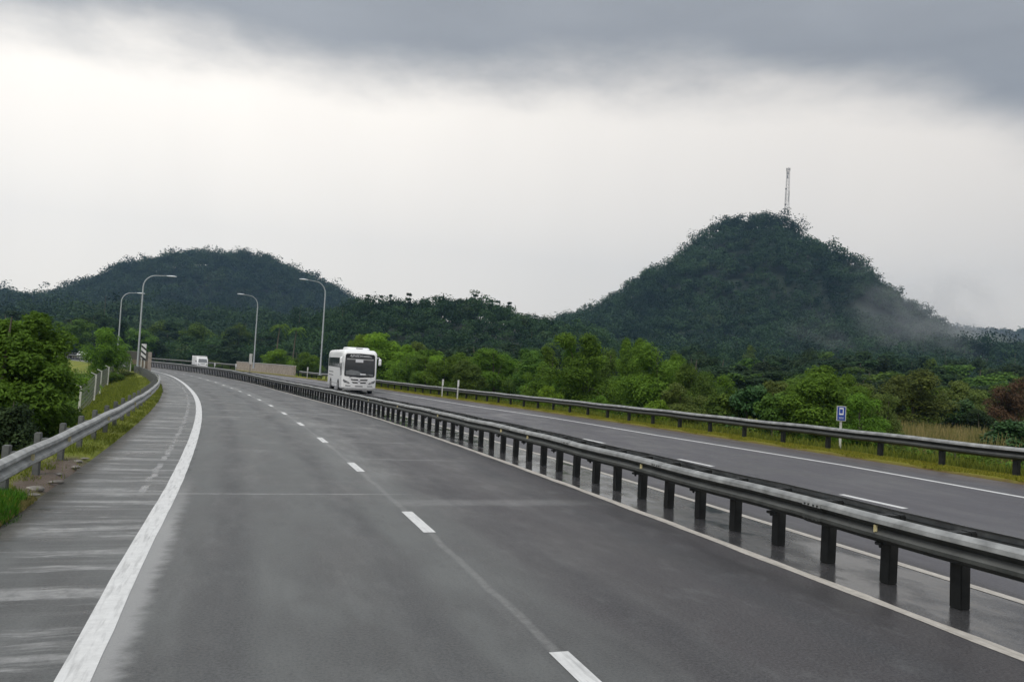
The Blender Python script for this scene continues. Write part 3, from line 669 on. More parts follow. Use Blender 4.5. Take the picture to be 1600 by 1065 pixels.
def crown_lumps(W, H, n, base=.22, r=rng, rl=(.16, .26), pk=1.4):
    """lumps over an uneven dome W wide and H high, foliage starting at base*H"""
    out = []; nb = r.integers(2, 5); bx = r.normal(size=(nb, 2))*W*.16; bh = r.uniform(.78, 1.0, nb); bh[0] = 1
    for i in range(n):
        b = r.integers(nb); t = r.random()**.8; z = base+(1-base)*t; a = r.uniform(0, 2*math.pi)
        env = math.sqrt(max(0, 1-((t-.38)/.66)**2)) if t > .38 else (.72+.28*t/.38)
        q = r.random()**.45; rr = W*r.uniform(*rl)
        rad = max(0, W*.5*env*q-rr*.5)
        x = bx[b, 0]*(t*.9)+math.cos(a)*rad; y = bx[b, 1]*(t*.9)+math.sin(a)*rad; zz = z*H*bh[b]-rr*.75*(t > .5)
        out.append((x, y, max(zz, rr*.6), rr*(1.05-.35*t)))
    return out
def trunk_mesh(name, H, R_, lumps, mat, r=rng, nl=7):
    b = MB(); lean = r.normal(size=2)*.04*H; b.tube([(0, 0, -.4), (lean[0]*.3, lean[1]*.3, H*.3), (lean[0], lean[1], H*.62), (lean[0]*1.4, lean[1]*1.4, H*.85)], [R_*1.25, R_, R_*.6, R_*.2], 7)
    for i in range(nl):
        l = lumps[r.integers(len(lumps))]; h0 = H*r.uniform(.22, .55); b.tube([(lean[0]*h0/H, lean[1]*h0/H, h0), (l[0]*.5, l[1]*.5, (h0+l[2])/2+.1), (l[0], l[1], l[2])], [R_*.5, R_*.32, R_*.08], 5)
    me = bpy.data.meshes.new(name); me.from_pydata(b.v, [], b.f); me.materials.append(mat); me.update(); return me
VAR = {}
def variant(kind, n, W, H, nl, per, L, Wd, base, rl, trk, tm='bark', up=.75, tl=7):
    VAR[kind] = []
    for i in range(n):
        r = np.random.default_rng(100+len(VAR)*17+i); lm = crown_lumps(W, H, nl, base, r, rl)
        VAR[kind].append((crown_mesh('crown', lm, per, L, Wd, LF['mid'], r=r, up=up, nd=.8, nr=.36), trunk_mesh('trunk', H, trk, lm, M[tm], r, tl), W, H))
variant('roadside', 8, 5.0, 6.0, 44, 420, .19, .085, .06, (.14, .225), .11, tl=6)
variant('bush', 4, 3.0, 2.2, 22, 240, .15, .08, .05, (.13, .20), .05)
variant('broad', 4, 4.0, 4.0, 26, 190, .26, .16, .05, (.13, .2), .09)
variant('wood', 8, 10., 12., 36, 260, .44, .27, .04, (.12, .21), .2, 'bark', tl=4)
def plant(kind, x, y, z, W, H, leaf, label, cat='tree', group=None, name='tree', vi=None, rz=None):
    vs = VAR[kind]; cm, tm, w0, h0 = vs[random.randrange(len(vs)) if vi is None else vi]
    root = empty(name, (x, y, z), rz if rz is not None else random.uniform(0, 6.28), label, cat, group); root.scale = (W/w0, W/w0, H/h0)
    c = bpy.data.objects.new('crown', cm); COL.objects.link(c); c.parent = root; c.material_slots[0].link = 'OBJECT'; c.material_slots[0].material = LF[leaf]
    t = bpy.data.objects.new('trunk', tm); COL.objects.link(t); t.parent = root; return root
def plant_px(kind, px, ytop, wpx, D, leaf, label, **k):
    """stand a plant on the ground D metres off, as tall as it shows"""
    x, y, _ = ray_pt(px, 560, D)
    while px > 500 and near_so(x, y)[0] < 112 and near_so(x, y)[1] < 20.6+.42*wpx*D/CF and D < 400: D *= 1.03; x, y, _ = ray_pt(px, 560, D)
    zt = ray_pt(px, ytop, D)[2]; g = ground_z(x, y); H = max(.6, (zt-g)*1.07+.1); W = wpx*D/CF*(1.28 if kind == 'roadside' else 1.1)
    return plant(kind, x, y, g-.05, W, H, leaf, label, **k)
T = [('roadside', 592, 517, 84, 92, 'bright', 'bright yellow-green tree rising directly behind the white coach'),
 ('roadside', 553, 521, 42, 100, 'bright', 'narrow lime tree between the curved lamp post and the coach roof'),
 ('roadside', 434, 546, 46, 150, 'bright', 'vivid lime bush above the brown concrete wall'),
 ('roadside', 480, 551, 42, 140, 'lime', 'dull green tree just left of the lamp post behind the coach'),
 ('roadside', 322, 561, 34, 190, 'olive', 'small olive tree behind the white truck'),
 ('roadside', 345, 568, 30, 180, 'mid', 'low green bush right of the white truck behind the rail'),
 ('roadside', 652, 534, 52, 96, 'olive', 'olive topped tree set back behind the slim white posts'),
 ('roadside', 634, 553, 44, 80, 'lime', 'first green tree to the right of the coach mirror'),
 ('roadside', 668, 555, 48, 76, 'lime', 'rounded tree rising directly left of the two slim white posts'),
 ('roadside', 697, 559, 50, 72, 'lime', 'low rounded tree standing right behind the two slim white posts'),
 ('roadside', 742, 563, 56, 66, 'mid', 'broad-based dome tree right of the two slim white posts'),
 ('roadside', 775, 544, 66, 74, 'lime', 'tall pointed tree with pale tip, well right of the slim white posts'),
 ('roadside', 744, 552, 34, 82, 'mid', 'slender tree half hidden left of the pale-tipped tree'),
 ('roadside', 838, 549, 66, 70, 'mid', 'dusky green tree left of the large bright-topped roadside tree'),
 ('roadside', 916, 527, 84, 55, 'lime', 'largest bright-topped roadside tree right of centre, below the saddle between ridge and tower hill'),
 ('roadside', 886, 538, 44, 56, 'lime', 'shorter left shoulder tree leaning against the largest roadside tree'),
 ('roadside', 984, 532, 46, 58, 'lime', 'narrow tall tree filling the gap between the two largest roadside trees'),
 ('roadside', 1030, 537, 88, 52, 'lime', 'second largest roadside tree, broad and domed, right of the gap'),
 ('roadside', 1082, 572, 58, 50, 'mid', 'medium tree on the right flank of the broad domed tree'),
 ('roadside', 1068, 600, 62, 44, 'olive', 'greyish green low tree in front of the broad domed tree'),
 ('bush', 1036, 616, 50, 34, 'bright', 'bright feathery bush just behind the far guardrail below the broad domed tree'),
 ('bush', 945, 610, 44, 46, 'lime', 'light green bush at the foot of the largest roadside tree'),
 ('bush', 826, 598, 44, 54, 'lime', 'pale green bush behind the far guardrail left of the largest roadside tree'),
 ('bush', 860, 600, 36, 52, 'bright', 'small vivid bush between the dusky tree and the largest roadside tree'),
 ('bush', 618, 585, 26, 74, 'lime', 'tiny lime bush behind the rail next to the coach'),
 ('broad', 1130, 614, 54, 40, 'mid', 'leafy low tree with broad leaves left of the glossy white-flecked tree'),
 ('broad', 1172, 599, 76, 40, 'glossy', 'glossy dark broad-leaved tree with pale flecks midway along the far rail'),
 ('broad', 1212, 612, 56, 38, 'mid', 'mid green broad-leaved bush left of the tall tree by the blue sign'),
 ('roadside', 1280, 575, 100, 38, 'lime', 'tall spreading yellow-green tree rising left behind the blue phone sign'),
 ('roadside', 1232, 596, 62, 41, 'olive', 'olive tree leaning on the tall tree by the blue sign'),
 ('roadside', 1345, 612, 66, 36, 'lime', 'bright low tree immediately right of the blue phone sign'),
 ('roadside', 1386, 617, 46, 38, 'olive', 'thin olive tree between the blue sign and the reed patch'),
 ('roadside', 1432, 580, 88, 60, 'olive', 'yellowish olive tree with a domed top behind the reed patch'),
 ('roadside', 1496, 592, 56, 68, 'olive', 'paler rounded olive tree right of the domed olive tree'),
 ('broad', 1500, 622, 50, 62, 'glossy', 'dark glossy bush with light glints at the back of the reed patch'),
 ('roadside', 1560, 600, 60, 90, 'mid', 'grey green tree left of the rusty red tree'),
 ('roadside', 1590, 592, 50, 74, 'red', 'rusty red-brown tree at the right edge of the picture'),
 ('broad', 1584, 650, 74, 42, 'glossy', 'glossy white-flecked bush in front of the rusty tree behind the far guardrail'),
 ('bush', 1545, 672, 44, 44, 'mid', 'low green bush at the right end of the reed patch'),
 ('bush', 1500, 700, 80, 27, 'lime', 'leafy weeds clump under the far guardrail near the right edge'),
 ('bush', 1400, 690, 50, 31, 'mid', 'weedy clump behind the far guardrail right of the blue sign'),
 ('roadside', 1535, 640, 46, 60, 'dark', 'dark feathery bush between the reed patch and the rusty tree'),
 ('roadside', 165, 509, 52, 84, 'lime', 'small round green tree standing on the bank between wire fence and lamp post'),
]
for kd, px, yt, w, D, lf, lab in T:
    nm = 'bush' if kd == 'bush' or 'bush' in lab or 'weed' in lab else 'tree'
    plant_px(kd, px, yt, w, D, lf, lab, name=nm, cat=nm)
random.seed(33)
for px, yt, w, D, lf in ((606, 535, 60, 104, 'lime'), (628, 541, 50, 92, 'bright'), (655, 548, 60, 88, 'lime'), (684, 553, 50, 82, 'bright'), (712, 560, 50, 80, 'lime'), (722, 552, 56, 92, 'lime'), (758, 550, 60, 86, 'lime'), (800, 553, 64, 78, 'lime'), (815, 562, 50, 72, 'mid'), (862, 546, 60, 72, 'lime'), (848, 566, 44, 64, 'lime'),
        (950, 545, 60, 64, 'mid'), (1000, 548, 60, 60, 'lime'), (1055, 556, 60, 58, 'lime'), (1105, 583, 60, 54, 'mid'), (1140, 588, 60, 58, 'lime'), (1250, 588, 70, 48, 'mid'), (1320, 590, 60, 48, 'lime'), (1365, 600, 56, 50, 'olive'), (1465, 606, 50, 72, 'lime'), (1530, 606, 60, 84, 'olive')):
    plant_px('roadside', px, yt, w, D, lf, 'leafy green tree in the second rank of the right-hand roadside row', group='second rank of the right-hand roadside trees')
random.seed(21)
# woodland belt behind the roadside trees, and on the left below the hills
for i in range(120):
    px = random.uniform(860, 1680); D = random.choice((105, 130, 160, 200, 240))*random.uniform(.92, 1.08)
    hy = 579.4+(px-800)*.055; up = {0: 22, 1: 34, 2: 45, 3: 52, 4: 56}[min(4, int((D-95)/34))]
    if px < 1080: up *= .75
    plant_px('wood', px, hy-up*random.uniform(.75, 1.2), random.uniform(9, 13)/D*CF, D, random.choice(('dark', 'dark', 'mid', 'far')), 'dark tree in the belt of woodland beyond the right-hand roadside trees', group='woodland beyond the right-hand roadside trees')
for i in range(26):
    px = random.uniform(600, 880); D = random.uniform(110, 190)
    plant_px('wood', px, 575-random.uniform(14, 40), random.uniform(8, 12)/D*CF, D, random.choice(('dark', 'far', 'far')), 'dark tree below the middle ridge, behind the roadside trees near the coach', group='woodland below the middle ridge')
for i in range(70):
    px = random.uniform(-40, 590); D = random.uniform(215, 330); hy = 579.4+(px-800)*.055
    plant_px('wood', px, hy-random.uniform(10, 52), random.uniform(9, 14)/D*CF, D, random.choice(('far', 'far', 'dark', 'mid')), 'hazy dark tree in the left woodland below the blue hill', group='left woodland below the blue hill')
plant_px('wood', 143, 486, 44, 300, 'dark', 'darkest round-topped tree of the left woodland, above the white car')

# big tree on the left
def big_tree():
    r = np.random.default_rng(5); D = 23.; x, y, _ = ray_pt(-2, 560, D); g = ground_z(x, y); zt = ray_pt(-2, 447, D)[2]; H = zt-g; W = 4.45
    lm = crown_lumps(W, H, 120, .0, r, (.09, .15)); root = empty('tree', (x, y, g-.1), 0, 'large leafy green tree filling the left edge behind the shoulder guardrail', 'tree')
    v, f, t = lump_leaves(lm, 640, .125, .056, r=r, up=.85); me = quads('crown', v, f, t); me.materials.append(LF['lime']); c = bpy.data.objects.new('crown', me); COL.objects.link(c); c.parent = root
    tr = bpy.data.objects.new('trunk', trunk_mesh('trunk', H, .07, lm, M['bark'], r, 8)); COL.objects.link(tr); tr.parent = root
    # the dark undershrub that fills in at its foot
    for px, yt, w, D2, lf, lab in ((70, 600, 70, 25, 'mid', 'dark green shrub under the right side of the big left tree'), (118, 640, 34, 30, 'mid', 'straggly shrub at the first concrete fence post'),
                                   (20, 620, 90, 21, 'dark', 'shadowy shrub at the foot of the big left tree'), (108, 625, 30, 36, 'lime', 'leafy green shrub between the big left tree and the fence')):
        plant_px('bush', px, yt, w, D2, lf, lab, name='shrub', cat='shrub')
    for px, yt, w, D2, lf, lab in ((138, 588, 30, 66, 'bright', 'bright shrub overhanging the wire fence left of the small tree'), (176, 578, 34, 80, 'lime', 'green shrub at the foot of the small round tree'),
                                   (205, 568, 30, 98, 'mid', 'grey green shrub left of the tall left lamp post'), (196, 586, 26, 88, 'olive', 'weedy shrub on the fence beside the lamp post')):
        plant_px('bush', px, yt, w, D2, lf, lab, name='shrub', cat='shrub')
big_tree()
def palm(px, ytop, ybase, D, label):
    r = random.Random(3); x, y, zt = ray_pt(px, ytop, D); zb = ray_pt(px, ybase, D)[2]; H = zt-zb
    root = empty('palm_tree', (x, y, zb), 0, label, 'palm'); b = MB(); b.tube([(0, 0, -2), (.2, 0, H*.4), (.5, 0, H*.86)], [.2, .14, .11], 7); b.build('trunk', M['bark'], root, smooth=True)
    vs = []; fs = []
    for k in range(16):
        a = k*2.4; el = r.uniform(-.2, 1.0); L = r.uniform(2.3, 3.1); P = []
        for i in range(7):
            u = i/6; P.append(Vector((.5+math.cos(a)*L*u*math.cos(el*.6), math.sin(a)*L*u*math.cos(el*.6), H*.86+L*(math.sin(el)*u-.75*u*u))))
        side = Vector((-math.sin(a), math.cos(a), 0))
        for i in range(6):
            for sg in (-1, 1):
                for q in (0, .5):
                    p = P[i].lerp(P[i+1], q); d = (P[i+1]-P[i]); e = side*sg*.45*math.sin(math.pi*min(.95, (i+q+.6)/6.6))-Vector((0, 0, .35)); n = len(vs)
                    vs += [p, p+d*.32, p+e+d*.45, p+e+d*.3]; fs.append((n, n+1, n+2, n+3))
    me = quads('crown', np.array([tuple(v) for v in vs]), np.array(fs), rng.random(len(fs))); me.materials.append(LF['lime']); c = bpy.data.objects.new('crown', me); COL.objects.link(c); c.parent = root
palm(435, 503, 545, 205, 'pale coconut palm standing out of the left woodland between the two right-hand lamp posts')
palm(461, 508, 550, 215, 'fainter smaller palm right of the pale coconut palm')

# ------------------------------------------------------------------ hills
class Hill:
    def __init__(s, D, pxc, prof, mode, depth, tree_h, back=1.0):
        x, y, _ = ray_pt(pxc, 560, D); s.c = np.array([x, y]); s.az = math.atan2(x, y); s.D = D
        s.d = np.array([math.sin(s.az), math.cos(s.az)]); s.r = np.array([s.d[1], -s.d[0]]); s.mode = mode; s.depth = depth
        us = []; zs = []
        for px, py in prof:
            a, b, _ = ray_pt(px, py, 1.0); az = math.atan2(a, b)-s.az; us.append(D*math.tan(az)); zs.append(max(-3.3, ray_pt(px, py, D/math.cos(az))[2]-tree_h))
        s.u = np.array(us); s.z = np.array(zs)
    def h(s, u, v):
        if s.mode == 'cone':
            k = np.where(v < 0, s.depth, s.depth*1.0); rr = np.sqrt(u*u+(v*k)**2); w = (u/np.maximum(rr, 1e-6)+1)/2
            z = w*np.interp(rr, s.u, s.z)+(1-w)*np.interp(-rr, s.u, s.z); z = z+(vnoise(u, v, .03, 2)*7+vnoise(u, v, .075, 5)*3.5)*np.clip(rr/50, .3, 1)-2; g = np.clip((v+350)/170, 0, 1); z = -4+(z+4)*g*g*(3-2*g)
        else:
            g = np.clip(1-np.abs(v)/s.depth, 0, 1); g = g*g*(3-2*g); z = -3.5+(np.interp(u, s.u, s.z)+3.5)*g+vnoise(u, v, .04, 2)*1.5*g
        return np.maximum(z, -6)
    def xy(s, u, v): return s.c[0]+s.r[0]*u+s.d[0]*v, s.c[1]+s.r[1]*u+s.d[1]*v
def hill(H_, ulim, vlim, mat, n=90):
    U, V = np.meshgrid(np.linspace(*ulim, n), np.linspace(*vlim, n), indexing='ij'); x, y = H_.xy(U, V)
    o = raw_grid('hill', x, y, H_.h(U, V)-.6, mat, None, None); tag(o, kind='structure'); return o
def forest(name, H_, ulim, vlim, ntree, hr, per, L, W, lab, mat, seed, minz=-3.4, emer=.04, cr=.5):
    r = np.random.default_rng(seed); u = r.uniform(*ulim, ntree); v = r.uniform(*vlim, ntree); z = H_.h(u, v); k = z > minz; u, v, z = u[k], v[k], z[k]; n = len(u)
    x, y = H_.xy(u, v); h = r.uniform(*hr, n)*(1+.25*r.random(n)**3); h = h*(.72+.28*(1+vnoise(x, y, .11, seed))); em = r.random(n) < emer; h = np.where(em, h*1.25, h)
    # each tree is a few lumps of foliage over a thin stem
    nl = 4; lum = np.zeros((n, nl, 4)); R_ = h*cr
    for i in range(nl):
        a = r.uniform(0, 6.28, n); q = R_*r.uniform(.1, .7, n)*np.where(em, .8, 1); lum[:, i, 0] = x+np.cos(a)*q; lum[:, i, 1] = y+np.sin(a)*q
        lum[:, i, 2] = z+h*np.where(em, [.95, .8, .65, .5][i], r.uniform(.45, .85, n)); lum[:, i, 3] = R_*r.uniform(.42, .70, n)*np.where(em, .72, 1)
    lv, lf, lt = lump_leaves(lum.reshape(-1, 4), per//nl, L, W, r=r, up=.35, fill=.25, nd=.8, nr=.5)
    pt = np.clip(r.random(n)*.75+.22*vnoise(x, y, .05, seed+2)+.08, 0, 1); lt = np.clip(np.repeat(pt, (per//nl)*nl)*.93+lt*.1, 0, 1)**1.25
    me = quads(name, lv, lf, lt); me.materials.append(mat); o = bpy.data.objects.new(name, me); COL.objects.link(o); tag(o, lab, 'forest', kind='stuff')
    # stems of the trees that stand clear of the canopy
    b = MB(); ii = np.nonzero(em)[0][:400]
    if len(ii):
        for i in ii: b.tube([(x[i], y[i], z[i]-.5), (x[i], y[i], z[i]+h[i])], [.22, .08], 3, cap=False)
        t = b.build('stems', M['bark'], o); tag(t, kind='stuff')
    return o
HR = Hill(650, 1214, [(700, 585), (820, 540), (880, 506), (930, 488), (960, 474), (985, 450), (1010, 424), (1060, 398), (1100, 366), (1130, 346), (1160, 339), (1214, 337), (1245, 350), (1275, 390), (1310, 410), (1360, 430), (1400, 462), (1440, 494), (1480, 524), (1530, 548), (1640, 560), (1800, 600)], 'cone', 1.0, 10)
hill(HR, (-330, 330), (-350, 160), M['floor'], 110)
forest('tower_hill_forest', HR, (-300, 320), (-260, 40), 6600, (6, 15.5), 160, 1.35, .9, 'dense green forest covering the steep conical hill on the right', LF['far'], 3, emer=.010)
HL = Hill(1000, 335, [(-500, 500), (-150, 468), (-60, 466), (0, 472), (40, 475), (80, 466), (110, 452), (150, 436), (190, 415), (250, 405), (320, 398), (370, 406), (430, 412), (480, 433), (520, 455), (560, 482), (620, 520), (720, 575)], 'cone', .9, 12)
hill(HL, (-640, 330), (-360, 160), M['floor'], 100)
forest('left_hill_forest', HL, (-600, 300), (-340, 30), 10500, (8, 19), 88, 1.9, 1.3, 'hazy blue-green forest covering the long rounded hill on the left', LF['far'], 4, emer=.010)
HM = Hill(330, 700, [(330, 555), (420, 530), (470, 505), (520, 490), (560, 478), (600, 478), (700, 476), (745, 472), (780, 482), (820, 494), (860, 502), (890, 512), (940, 530), (1000, 545), (1080, 552), (1300, 560), (1620, 585)], 'ridge', 110, 7)
hill(HM, (-120, 330), (-112, 112), M['floor'], 80)
forest('middle_ridge_forest', HM, (-115, 300), (-105, 30), 2600, (5.5, 9.5), 240, .8, .55, 'dark green forest on the low middle ridge behind the roadside trees', LF['dark'], 6, emer=.012, cr=.5)
HB = Hill(470, 260, [(-500, 490), (-200, 492), (-60, 503), (60, 500), (110, 494), (160, 490), (220, 498), (300, 497), (380, 503), (430, 505), (480, 496), (540, 488), (620, 500)], 'ridge', 130, 9)
hill(HB, (-330, 160), (-132, 132), M['floor'], 70)
forest('left_rise_forest', HB, (-320, 150), (-125, 30), 2400, (8, 17), 180, 1.35, .8, 'dark green forest on the low rise in front of the long left hill', LF['far'], 8, emer=.012, cr=.5)
HX = Hill(1500, 1640, [(1380, 545), (1440, 515), (1500, 512), (1540, 514), (1580, 520), (1620, 514), (1700, 508), (1900, 530)], 'ridge', 300, 9)
hill(HX, (-420, 400), (-300, 300), M['floor'], 50)
forest('distant_hill_forest', HX, (-380, 300), (-280, 60), 3800, (9, 14), 36, 3.2, 2.0, 'faint blue forest on the distant low hill at the far right', LF['far'], 9, emer=.010)
# tiered trees standing on the crest of the middle ridge
def pine_mesh(r, H=10.):
    lm = []; nt = r.integers(4, 7)
    for i in range(nt):
        t = .30+.68*i/(nt-1); wd = 1.9*(1.15-t)+.35
        for k in range(5): a = r.uniform(0, 6.28); q = wd*r.uniform(.2, 1.0); lm.append((math.cos(a)*q, math.sin(a)*q, t*H+r.normal()*.1, .52+.45*(1-t)))
    v, f, t = lump_leaves(lm, 80, .5, .24, r=r, up=.8); v[:, 2] = v[:, 2]; me = quads('crown', v, f, t); me.materials.append(LF['dark'])
    return me, trunk_mesh('trunk', H*1.12, .13, lm, M['bark'], r, 10)
PN = [pine_mesh(np.random.default_rng(40+i)) for i in range(5)]
for i, (px, yt, hgt) in enumerate(((575, 457, 26), (596, 459, 24), (611, 457, 27), (640, 455, 30), (658, 468, 18), (690, 460, 24), (743, 457, 28), (766, 465, 22), (779, 467, 26), (796, 469, 26), (560, 470, 16), (838, 491, 16))):
    D = 322.; x, y, zt = ray_pt(px, yt, D); H = hgt*D/CF*1.15+3.5; cm, tm = PN[i % 5]
    root = empty('tiered_tree', (x, y, zt-H), i*1.3, 'slender tiered tree standing clear against the sky on the crest of the middle ridge', 'tree', 'tiered trees along the middle ridge'); root.scale = (H/11,)*3
    for nm, me in (('crown', cm), ('trunk', tm)): c = bpy.data.objects.new(nm, me); COL.objects.link(c); c.parent = root
plant_px('wood', 722, 458, 44, 318, 'dark', 'round dome-shaped tree on the crest of the middle ridge')
for o_ in list(COL.objects):
    if o_.get('label', '').startswith('round dome-shaped'): x, y, zt = ray_pt(722, 459, 318); o_.location.z = zt-16; o_.scale = (1.15, 1.15, 16/12.)
# telecom mast on the conical hill
def mast():
    D = 650; x, y, zb = ray_pt(1228.5, 345, D); xt, yt, zt = ray_pt(1235, 263, D); H = zt-zb; root = empty('telecom_mast', (x, y, zb), 0, 'tall slender lattice telecom mast on top of the conical hill', 'mast')
    b = MB(); w0, w1 = 3.0, 1.7; n = 16
    def cpt(k, t): a = k*math.pi/2+.5; w = (w0+(w1-w0)*t)/1.414; return Vector((math.cos(a)*w, math.sin(a)*w, H*t))
    for k in range(4):
        b.tube([cpt(k, 0)-Vector((0, 0, 3)), cpt(k, .5), cpt(k, 1)], .10, 4)
        for i in range(n): b.tube([cpt(k, i/n), cpt(k+1, (i+1)/n)], .06, 3); b.tube([cpt(k, (i+1)/n), cpt(k+1, (i+1)/n)], .05, 3)
    b.build('lattice', M['twr'], root)
    for i, (h, a, q) in enumerate(((.985, 0, 1.5), (.98, 2.1, 1.4), (.98, 4.2, 1.5), (.92, .7, 1.2), (.91, 3.3, 1.3), (.84, 1.2, 1.3), (.83, 4.0, 1.3), (.52, 0, 1.6), (.50, 3.1, 1.7), (.42, .2, 1.6), (.40, 3.2, 1.8))):
        b = MB(); b.box((math.cos(a)*q, math.sin(a)*q, H*h), (.45, .3, 2.4 if i < 7 else 4.0) if i < 7 else (.16, .16, 4.5), a); b.tube([(0, 0, H*h), (math.cos(a)*q, math.sin(a)*q, H*h)], .06, 4); b.build('antenna', M['twr'], root)
    for h, a in ((.60, 3.4), (.30, 3.5)):
        b = MB(); c = Vector((math.cos(a)*2.0, math.sin(a)*2.0, H*h)); b.tube([c, c+Vector((0, -.5, 0))], [.75, .55], 12); b.tube([(0, 0, H*h), c], .07, 4); b.build('dish', M['twr'], root)
mast()

# ------------------------------------------------------------------ grass and undergrowth
def blades(name, s, o, hgt, wid, lean, mat, label, seed, cat='grass'):
    r = np.random.default_rng(seed); n = len(s); t = np.interp(s, SS, _th); z = terr(s, o); x = np.interp(s, SS, _x)+o*np.cos(t); y = np.interp(s, SS, _y)+o*np.sin(t)
    a = r.uniform(0, 6.28, n); b = r.uniform(0, 6.28, n); P = np.stack([x, y, z-.01], 1); W = np.stack([np.cos(a), np.sin(a), 0*a], 1)*(wid*(.6+.8*r.random(n)))[:, None]
    T_ = np.stack([np.cos(b)*lean*r.random(n), np.sin(b)*lean*r.random(n), np.ones(n)], 1)*(hgt*(.5+.8*r.random(n)))[:, None]
    v = np.stack([P-W/2, P+W/2, P+T_+W*.12, P+T_-W*.12], 1).reshape(-1, 3); me = quads(name, v, np.arange(4*n).reshape(-1, 4), r.random(n)); me.materials.append(mat)
    ob = bpy.data.objects.new(name, me); COL.objects.link(ob); return tag(ob, label, cat, kind='stuff')
r_ = np.random.default_rng(77)
n = 60000; s = 9+70*r_.random(n)**1.9; o = -1.72-2.6*r_.random(n)**1.1; edge = -1.72-.12*np.sin(s*1.7)-.1*np.sin(s*4.1); k = (o < edge) & ~((np.abs(s-15.6) < 2.9) & (o > -2.2-.15*np.sin(s*5)) & (r_.random(n) < .94))
blades('verge_grass', s[k], o[k], np.full(k.sum(), .075)*(1+.5*np.sin(s[k]*2.1)), .014, .7, LF['grass'], 'short green grass along the left shoulder under the guardrail', 1)
n = 26000; s = 7+6.2*r_.random(n); o = -1.62-1.5*r_.random(n); k = o < -1.66-.22*np.clip(s-11.8, 0, 5)+.08*np.sin(s*5)
blades('lush_grass', s[k], o[k], np.full(k.sum(), .10), .014, .8, LF['lush'], 'bright green grass tuft at the left edge beside the wet shoulder', 2)
n = 6000; s = 7+6*r_.random(n); o = -1.60-.22*r_.random(n)-.06*np.sin(s*4); blades('dry_grass', s, o, np.full(n, .05), .014, .9, LF['straw'], 'yellowed dry grass rim at the edge of the left shoulder', 12)
n = 60000; s = 20+80*r_.random(n)**1.4; o = -3.2-5*r_.random(n); blades('bank_grass', s, o, np.full(n, .12), .03, .7, LF['grass'], 'mown yellow-green grass on the bank behind the shoulder guardrail', 3)
n = 60000; s = 9+90*r_.random(n)**1.6; o = 18.45+.85*r_.random(n)+.12*np.sin(s*2.3); blades('moss_rim', s, o, np.full(n, .05), .03, .8, LF['moss'], 'mustard yellow moss and short grass rim along the far asphalt edge', 4)
n = 60000; s = 9+80*r_.random(n)**1.5; o = 19.5+7*r_.random(n)**1.3; k = r_.random(n) < .35+.65*(np.sin(s*.9)*np.sin(o*1.3+s*.4) > -.2)
blades('tall_weeds', s[k], o[k], .16+.32*r_.random(k.sum())*np.clip((o[k]-19.5)/1.5, .3, 1), .03, .6, LF['grass'], 'tall green weeds behind the far guardrail', 5)
def px_field(n, x0, x1, D0, D1, r):
    px = r.uniform(x0, x1, n); D = D0+(D1-D0)*r.random(n); S_, O_ = [], []
    a = [near_so(*ray_pt(p, 560, d)[:2]) for p, d in zip(px, D)]; a = np.array(a); return a[:, 0]+r.uniform(-.25, .25, n), a[:, 1]
s, o = px_field(26000, 1395, 1590, 40, 72, r_)
blades('reeds', s, o, 1.0+.5*r_.random(len(s)), .045, .35, LF['straw'], 'patch of tall straw-coloured reeds and grass behind the far guardrail', 6)
def undergrowth(name, s, o, hgt, mat, label, seed, L=.2):
    r = np.random.default_rng(seed); n = len(s); t = np.interp(s, SS, _th); z = terr(s, o); x = np.interp(s, SS, _x)+o*np.cos(t); y = np.interp(s, SS, _y)+o*np.sin(t)
    C = np.stack([x, y, z+hgt*r.random(n)], 1); v, f = leaf_quads(C, unit(r.normal(size=(n, 3))+np.array([0, 0, .8])), L*(.6+.8*r.random(n)), L*.45, r); me = quads(name, v, f, r.random(n)); me.materials.append(mat)
    ob = bpy.data.objects.new(name, me); COL.objects.link(ob); return tag(ob, label, 'undergrowth', kind='stuff')
n = 90000; s = 10+100*r_.random(n)**1.25; o = 23.5+12*r_.random(n); hh = (.5+.9*(np.sin(s*.7)*np.sin(o*.8+s*.3)*.5+.5))*np.clip((o-23)/3, .3, 1)
fld = (s < 45) & (o > 30)
undergrowth('undergrowth', s, o, np.where(fld, hh*.6, hh), LF['mid'], 'tangle of low green shrubs at the foot of the right-hand roadside trees', 7)
n = 70000; s = 22+75*r_.random(n)**1.1; o = -6.2-16*r_.random(n); k = ~((o < -9) & (s > 90)); hh = (.25+.6*(np.sin(s*.5)*np.sin(o*.7+s*.3)*.5+.5))
undergrowth('fence_weeds', s[k], o[k], hh[k], LF['mid'], 'weeds and creepers below the wire fence on the left', 8, .17)
# stones and wet debris where the left verge has washed out
def debris():
    r = random.Random(9)
    for i, (ss, oo, sz) in enumerate(((13.4, -1.82, .05), (13.9, -1.95, .09), (14.7, -1.80, .06), (15.6, -1.9, .05), (16.6, -1.82, .07), (17.4, -1.95, .09), (17.9, -1.85, .05), (14.3, -2.15, .06))):
        me = bpy.data.meshes.new('stone'); bm = bmesh.new(); bmesh.ops.create_icosphere(bm, subdivisions=3, radius=sz)
        for v in bm.verts: v.co *= 1+.25*math.sin(v.co.x*31/sz*.05+i)+.2*math.sin(v.co.y*47/sz*.05+i*2)+.06*r.random(); v.co.z *= .4; v.co.y *= 1.5
        bm.to_mesh(me); bm.free(); me.materials.append(M['rock']); o = bpy.data.objects.new('stone', me); COL.objects.link(o); p = pos(ss, oo); o.location = (p[0], p[1], p[2]+.03); o.rotation_euler = (0, 0, r.uniform(0, 3))
        tag(o, 'flat pale stone in the washed-out earth beside the left shoulder', 'stone', 'stones in the washed-out verge')
debris()
